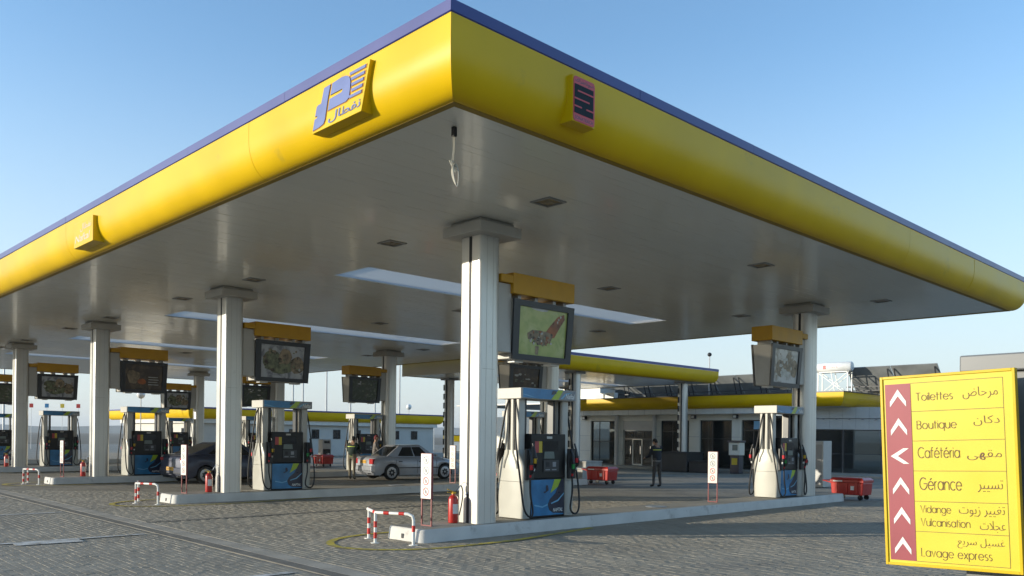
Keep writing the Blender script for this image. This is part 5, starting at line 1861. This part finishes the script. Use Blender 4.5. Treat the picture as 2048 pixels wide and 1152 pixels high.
    m = MB(); fr = lambda u, v: (-.0215 if not sporty else -.0655, .21-.42*u, z+.02+.08*v)
    text_on(m, '02481 108 16', (0, 1, .1, .9), fr); m.build('lettering', M['dark'], C, smooth=0)
    m = MB(); m.box(-.003, .01, -hw*.86, hw*.86, .905 if not sporty else .985, .915 if not sporty else .995); m.build('boot_gap', M['dark'], C, smooth=0)
    m = MB(); m.tube([(-.02, -hw*.5, .26), (.3, -hw*.5, .26)], .028, 8); m.build('exhaust', M['chrome'], C)
    return C
make_car('silver saloon car being refuelled between the second and third islands', M['carsilver'], (19.05, 27.55, 0), rad(-7), 4.25, 1.70)
make_car('dark blue saloon car with an orange plate behind the second column', M['cardark'], (11.95, 28.85, 0), rad(5), 4.3, 1.74, True)

# ================================================================== people
def make_person(label, loc, rz, J, clothes, height=1.72, cap=None, stripes=()):
    """J: joints of the pose in metres, x = facing direction, y = left; one skinned body, coloured by the nearest limb"""
    P_ = thing('person', label, 'person', loc, rz)
    names = list(J)
    idx = {n: i for i, n in enumerate(names)}
    bones = [('pelvis', 'spine'), ('spine', 'chest'), ('chest', 'neck'), ('neck', 'headb'), ('headb', 'headt')]
    for s in 'LR':
        bones += [('pelvis', 'hip'+s), ('hip'+s, 'knee'+s), ('knee'+s, 'ank'+s), ('ank'+s, 'toe'+s), ('chest', 'sho'+s), ('sho'+s, 'elb'+s), ('elb'+s, 'wri'+s), ('wri'+s, 'palm'+s)]
    rad_ = dict(pelvis=.15, spine=.16, chest=.17, neck=.06, headb=.075, headt=.07, hip=.095, knee=.062, ank=.045, toe=.04, sho=.09, elb=.062, wri=.036, palm=.038)
    me = bpy.data.meshes.new('body')
    me.from_pydata([J[n] for n in names], [(idx[a], idx[b_]) for a, b_ in bones], [])
    o = bpy.data.objects.new('body', me)
    COL.objects.link(o)
    o.modifiers.new('skin', 'SKIN')
    sv = me.skin_vertices[0].data
    for n in names:
        k = n if n in rad_ else n[:-1]
        r = rad_[k]
        sv[idx[n]].radius = (r, r*.85) if k in ('pelvis', 'spine', 'chest') else (r, r)
    sv[idx['pelvis']].use_root = True
    ss = o.modifiers.new('sub', 'SUBSURF')
    ss.levels = ss.render_levels = 2
    bpy.context.view_layer.update()
    bm_ = bpy.data.meshes.new_from_object(o.evaluated_get(bpy.context.evaluated_depsgraph_get()))
    bpy.data.objects.remove(o)
    mb = MB()
    mb.v = [tuple(v.co) for v in bm_.vertices]
    mb.f = [tuple(p.vertices) for p in bm_.polygons]
    seg = [(Vector(J[a]), Vector(J[b_]), a, b_) for a, b_ in bones]
    def mi_of(c):
        best, bi = 9, None
        for a, b_, na, nb_ in seg:
            d = b_-a
            t = max(0, min(1, (c-a).dot(d)/d.length_squared))
            q = (c-(a+d*t)).length
            if q < best: best, bi = q, nb_
        k = bi if bi in rad_ else bi[:-1]
        if k in ('headb', 'headt', 'palm', 'neck'): return 0
        if k in ('hip', 'knee', 'ank'): return 2
        if k == 'toe': return 3
        return 1
    mb.m = []
    for f in mb.f:
        c = Vector((0, 0, 0))
        for i in f: c += Vector(mb.v[i])
        mb.m.append(mi_of(c/len(f)))
    bpy.data.meshes.remove(bm_)
    # skull with nose, eyes and ears
    hb, ht = Vector(J['headb']), Vector(J['headt'])
    upv = (ht-hb).normalized()
    fwd = Vector((1, 0, 0)); fwd = (fwd-upv*fwd.dot(upv)).normalized()
    lf_ = upv.cross(fwd)
    hc = hb+(ht-hb)*.55
    def H(f, l, u): return hc+fwd*f+lf_*l+upv*u
    prof = MB().sphere((0, 0, 0), 1, 10)
    mb.add([H(.098*x, .078*y, .125*z) for x, y, z in prof.v], prof.f, 0)
    mb.add([H(.09, -.015, -.02), H(.09, .015, -.02), H(.093, 0, .03), H(.125, 0, -.015)], [(0, 1, 3), (1, 2, 3), (2, 0, 3), (0, 2, 1)], 0)
    for s in (-1, 1):
        mb.sphere(H(.088, s*.032, .018), .011, 5, 4)
        mb.sphere(H(.0, s*.08, -.005), .022, 5, 0)
    mb.add([H(.092, -.022, -.055), H(.092, .022, -.055), H(.097, .02, -.064), H(.097, -.02, -.064)], [(0, 1, 2, 3)], 4)
    # five fingers rooted inside each palm
    for s in 'LR':
        w, p = Vector(J['wri'+s]), Vector(J['palm'+s])
        d = (p-w).normalized()
        sd = d.cross(Vector((1, 0, 0)))
        if sd.length < .1: sd = d.cross(Vector((0, 1, 0)))
        sd.normalize()
        cu = d.cross(sd)
        for q, (off, ln) in enumerate(((-.027, .062), (-.009, .072), (.009, .068), (.026, .052))):
            a = p+sd*off
            mb.tube([a-d*.02, a+d*ln*.55, a+d*ln*.85+cu*.022], [.0095, .009, .007], 6, 0)
        mb.tube([w+d*.02+sd*-.02, w+d*.045+sd*-.05, w+d*.08+sd*-.052+cu*.015], [.011, .010, .008], 6, 0)
    body = mb.build('body', clothes, P_, smooth=70, fix=False)
    # hair or cap
    hs = MB().sphere((0, 0, 0), 1, 10)
    keep = [f for f in hs.f if sum(hs.v[i][2] for i in f)/len(f) > (.30 if cap else .12) or (sum(hs.v[i][0] for i in f)/len(f) < -.25 and sum(hs.v[i][2] for i in f)/len(f) > -.45)]
    t = MB(); t.add([H(.106*x, .086*y, .134*z) for x, y, z in hs.v], keep)
    t.build('cap' if cap else 'hair', cap or M['hair'], P_, smooth=70)
    if cap:
        t = MB(); t.add([H(.09, -.06, .05), H(.09, .06, .05), H(.19, .045, .035), H(.19, -.045, .035), H(.09, -.06, .058), H(.09, .06, .058), H(.19, .045, .043), H(.19, -.045, .043)], [(0, 1, 2, 3), (4, 5, 6, 7), (0, 1, 5, 4), (1, 2, 6, 5), (2, 3, 7, 6), (3, 0, 4, 7)])
        t.build('cap_peak', cap, P_, smooth=0)
    for a, b_, t0, t1, r0, mt in stripes:
        A, B = Vector(J[a]), Vector(J[b_])
        t = MB()
        rings = []
        for q in (t0, t1):                        # hollow band hugging the trunk
            c = A.lerp(B, q)
            near = [Vector(v) for v in mb.v if abs(v[2]-c.z) < .05 and abs(v[1]) < r0 and abs(v[0]-c.x) < .2]
            rx0, rx1 = min(v.x for v in near)-.008, max(v.x for v in near)+.008
            ry = max(abs(v.y) for v in near)+.008
            rings.append([((rx0+rx1)/2+(rx1-rx0)/2*cos(2*pi*k/16), ry*sin(2*pi*k/16), c.z) for k in range(16)])
        t.loft(rings, caps=False)
        t.build('reflective_band', mt, P_, smooth=60)
    return P_
def pose(lean=0.0, hd=0.0, stride=.0, armL=(0, 0), armR=(0, 0), s=1.0):
    """standing pose; lean = trunk forward, hd = head down, arms = (shoulder swing, elbow bend)"""
    J = {}
    J['pelvis'] = (0, 0, .95)
    sp = Vector((sin(lean), 0, cos(lean)))
    J['spine'] = tuple(Vector(J['pelvis'])+sp*.20)
    J['chest'] = tuple(Vector(J['pelvis'])+sp*.42)
    J['neck'] = tuple(Vector(J['pelvis'])+sp*.57)
    h = Vector((sin(lean+hd), 0, cos(lean+hd)))
    J['headb'] = tuple(Vector(J['neck'])+h*.06)
    J['headt'] = tuple(Vector(J['neck'])+h*.22)
    for sg, k in ((1, 'L'), (-1, 'R')):
        st = stride*sg
        J['hip'+k] = (0, sg*.10, .90)
        J['knee'+k] = (st*.5+.02, sg*.105, .48)
        J['ank'+k] = (st, sg*.115, .075)
        J['toe'+k] = (st+.17, sg*.125, .04)
        c = Vector(J['chest'])
        so_ = c+Vector((0, sg*.19, .05))
        J['sho'+k] = tuple(so_)
        a, e = armL if sg > 0 else armR
        u = Vector((sin(a), sg*.16, -cos(a))).normalized()
        el = so_+u*.29
        J['elb'+k] = tuple(el)
        l_ = Vector((sin(a+e), -sg*.05, -cos(a+e))).normalized()
        J['wri'+k] = tuple(el+l_*.25)
        J['palm'+k] = tuple(el+l_*.33)
    return {n: tuple(c*s for c in v) for n, v in J.items()}
band = lambda J: None
make_person('man in a dark jacket with a reflective stripe standing by the shop, looking down', (25.2, 17.95, 0), rad(75), pose(.10, .45, .06, (.35, .9), (.4, .9)),
            [M['skin'], M['navyjacket'], M['greytrouser'], M['shoe'], M['hair']], stripes=(('spine', 'chest', .88, 1.0, .21, M['hivis']), ('pelvis', 'spine', .0, .05, .2, M['pwhite'])))
make_person('pump attendant in dark green overalls with yellow trim behind the silver car', (18.75, 27.9, 0), rad(38), pose(.22, .15, .10, (.55, .75), (.5, .8), .97),
            [M['skin'], M['greenjacket'], M['tantrouser'], M['shoe'], M['hair']], stripes=(('spine', 'chest', .88, 1.0, .21, M['hivis']), ('pelvis', 'spine', .0, .06, .2, M['hivis'])))
make_person('person in a maroon cap and checked jacket standing behind the silver car', (20.6, 28.95, 0), rad(-25), pose(.05, .1, .04, (.2, .5), (.25, .6), .99),
            [M['skin'], M['checked'], M['greytrouser'], M['shoe'], M['hair']], cap=M['cap'])
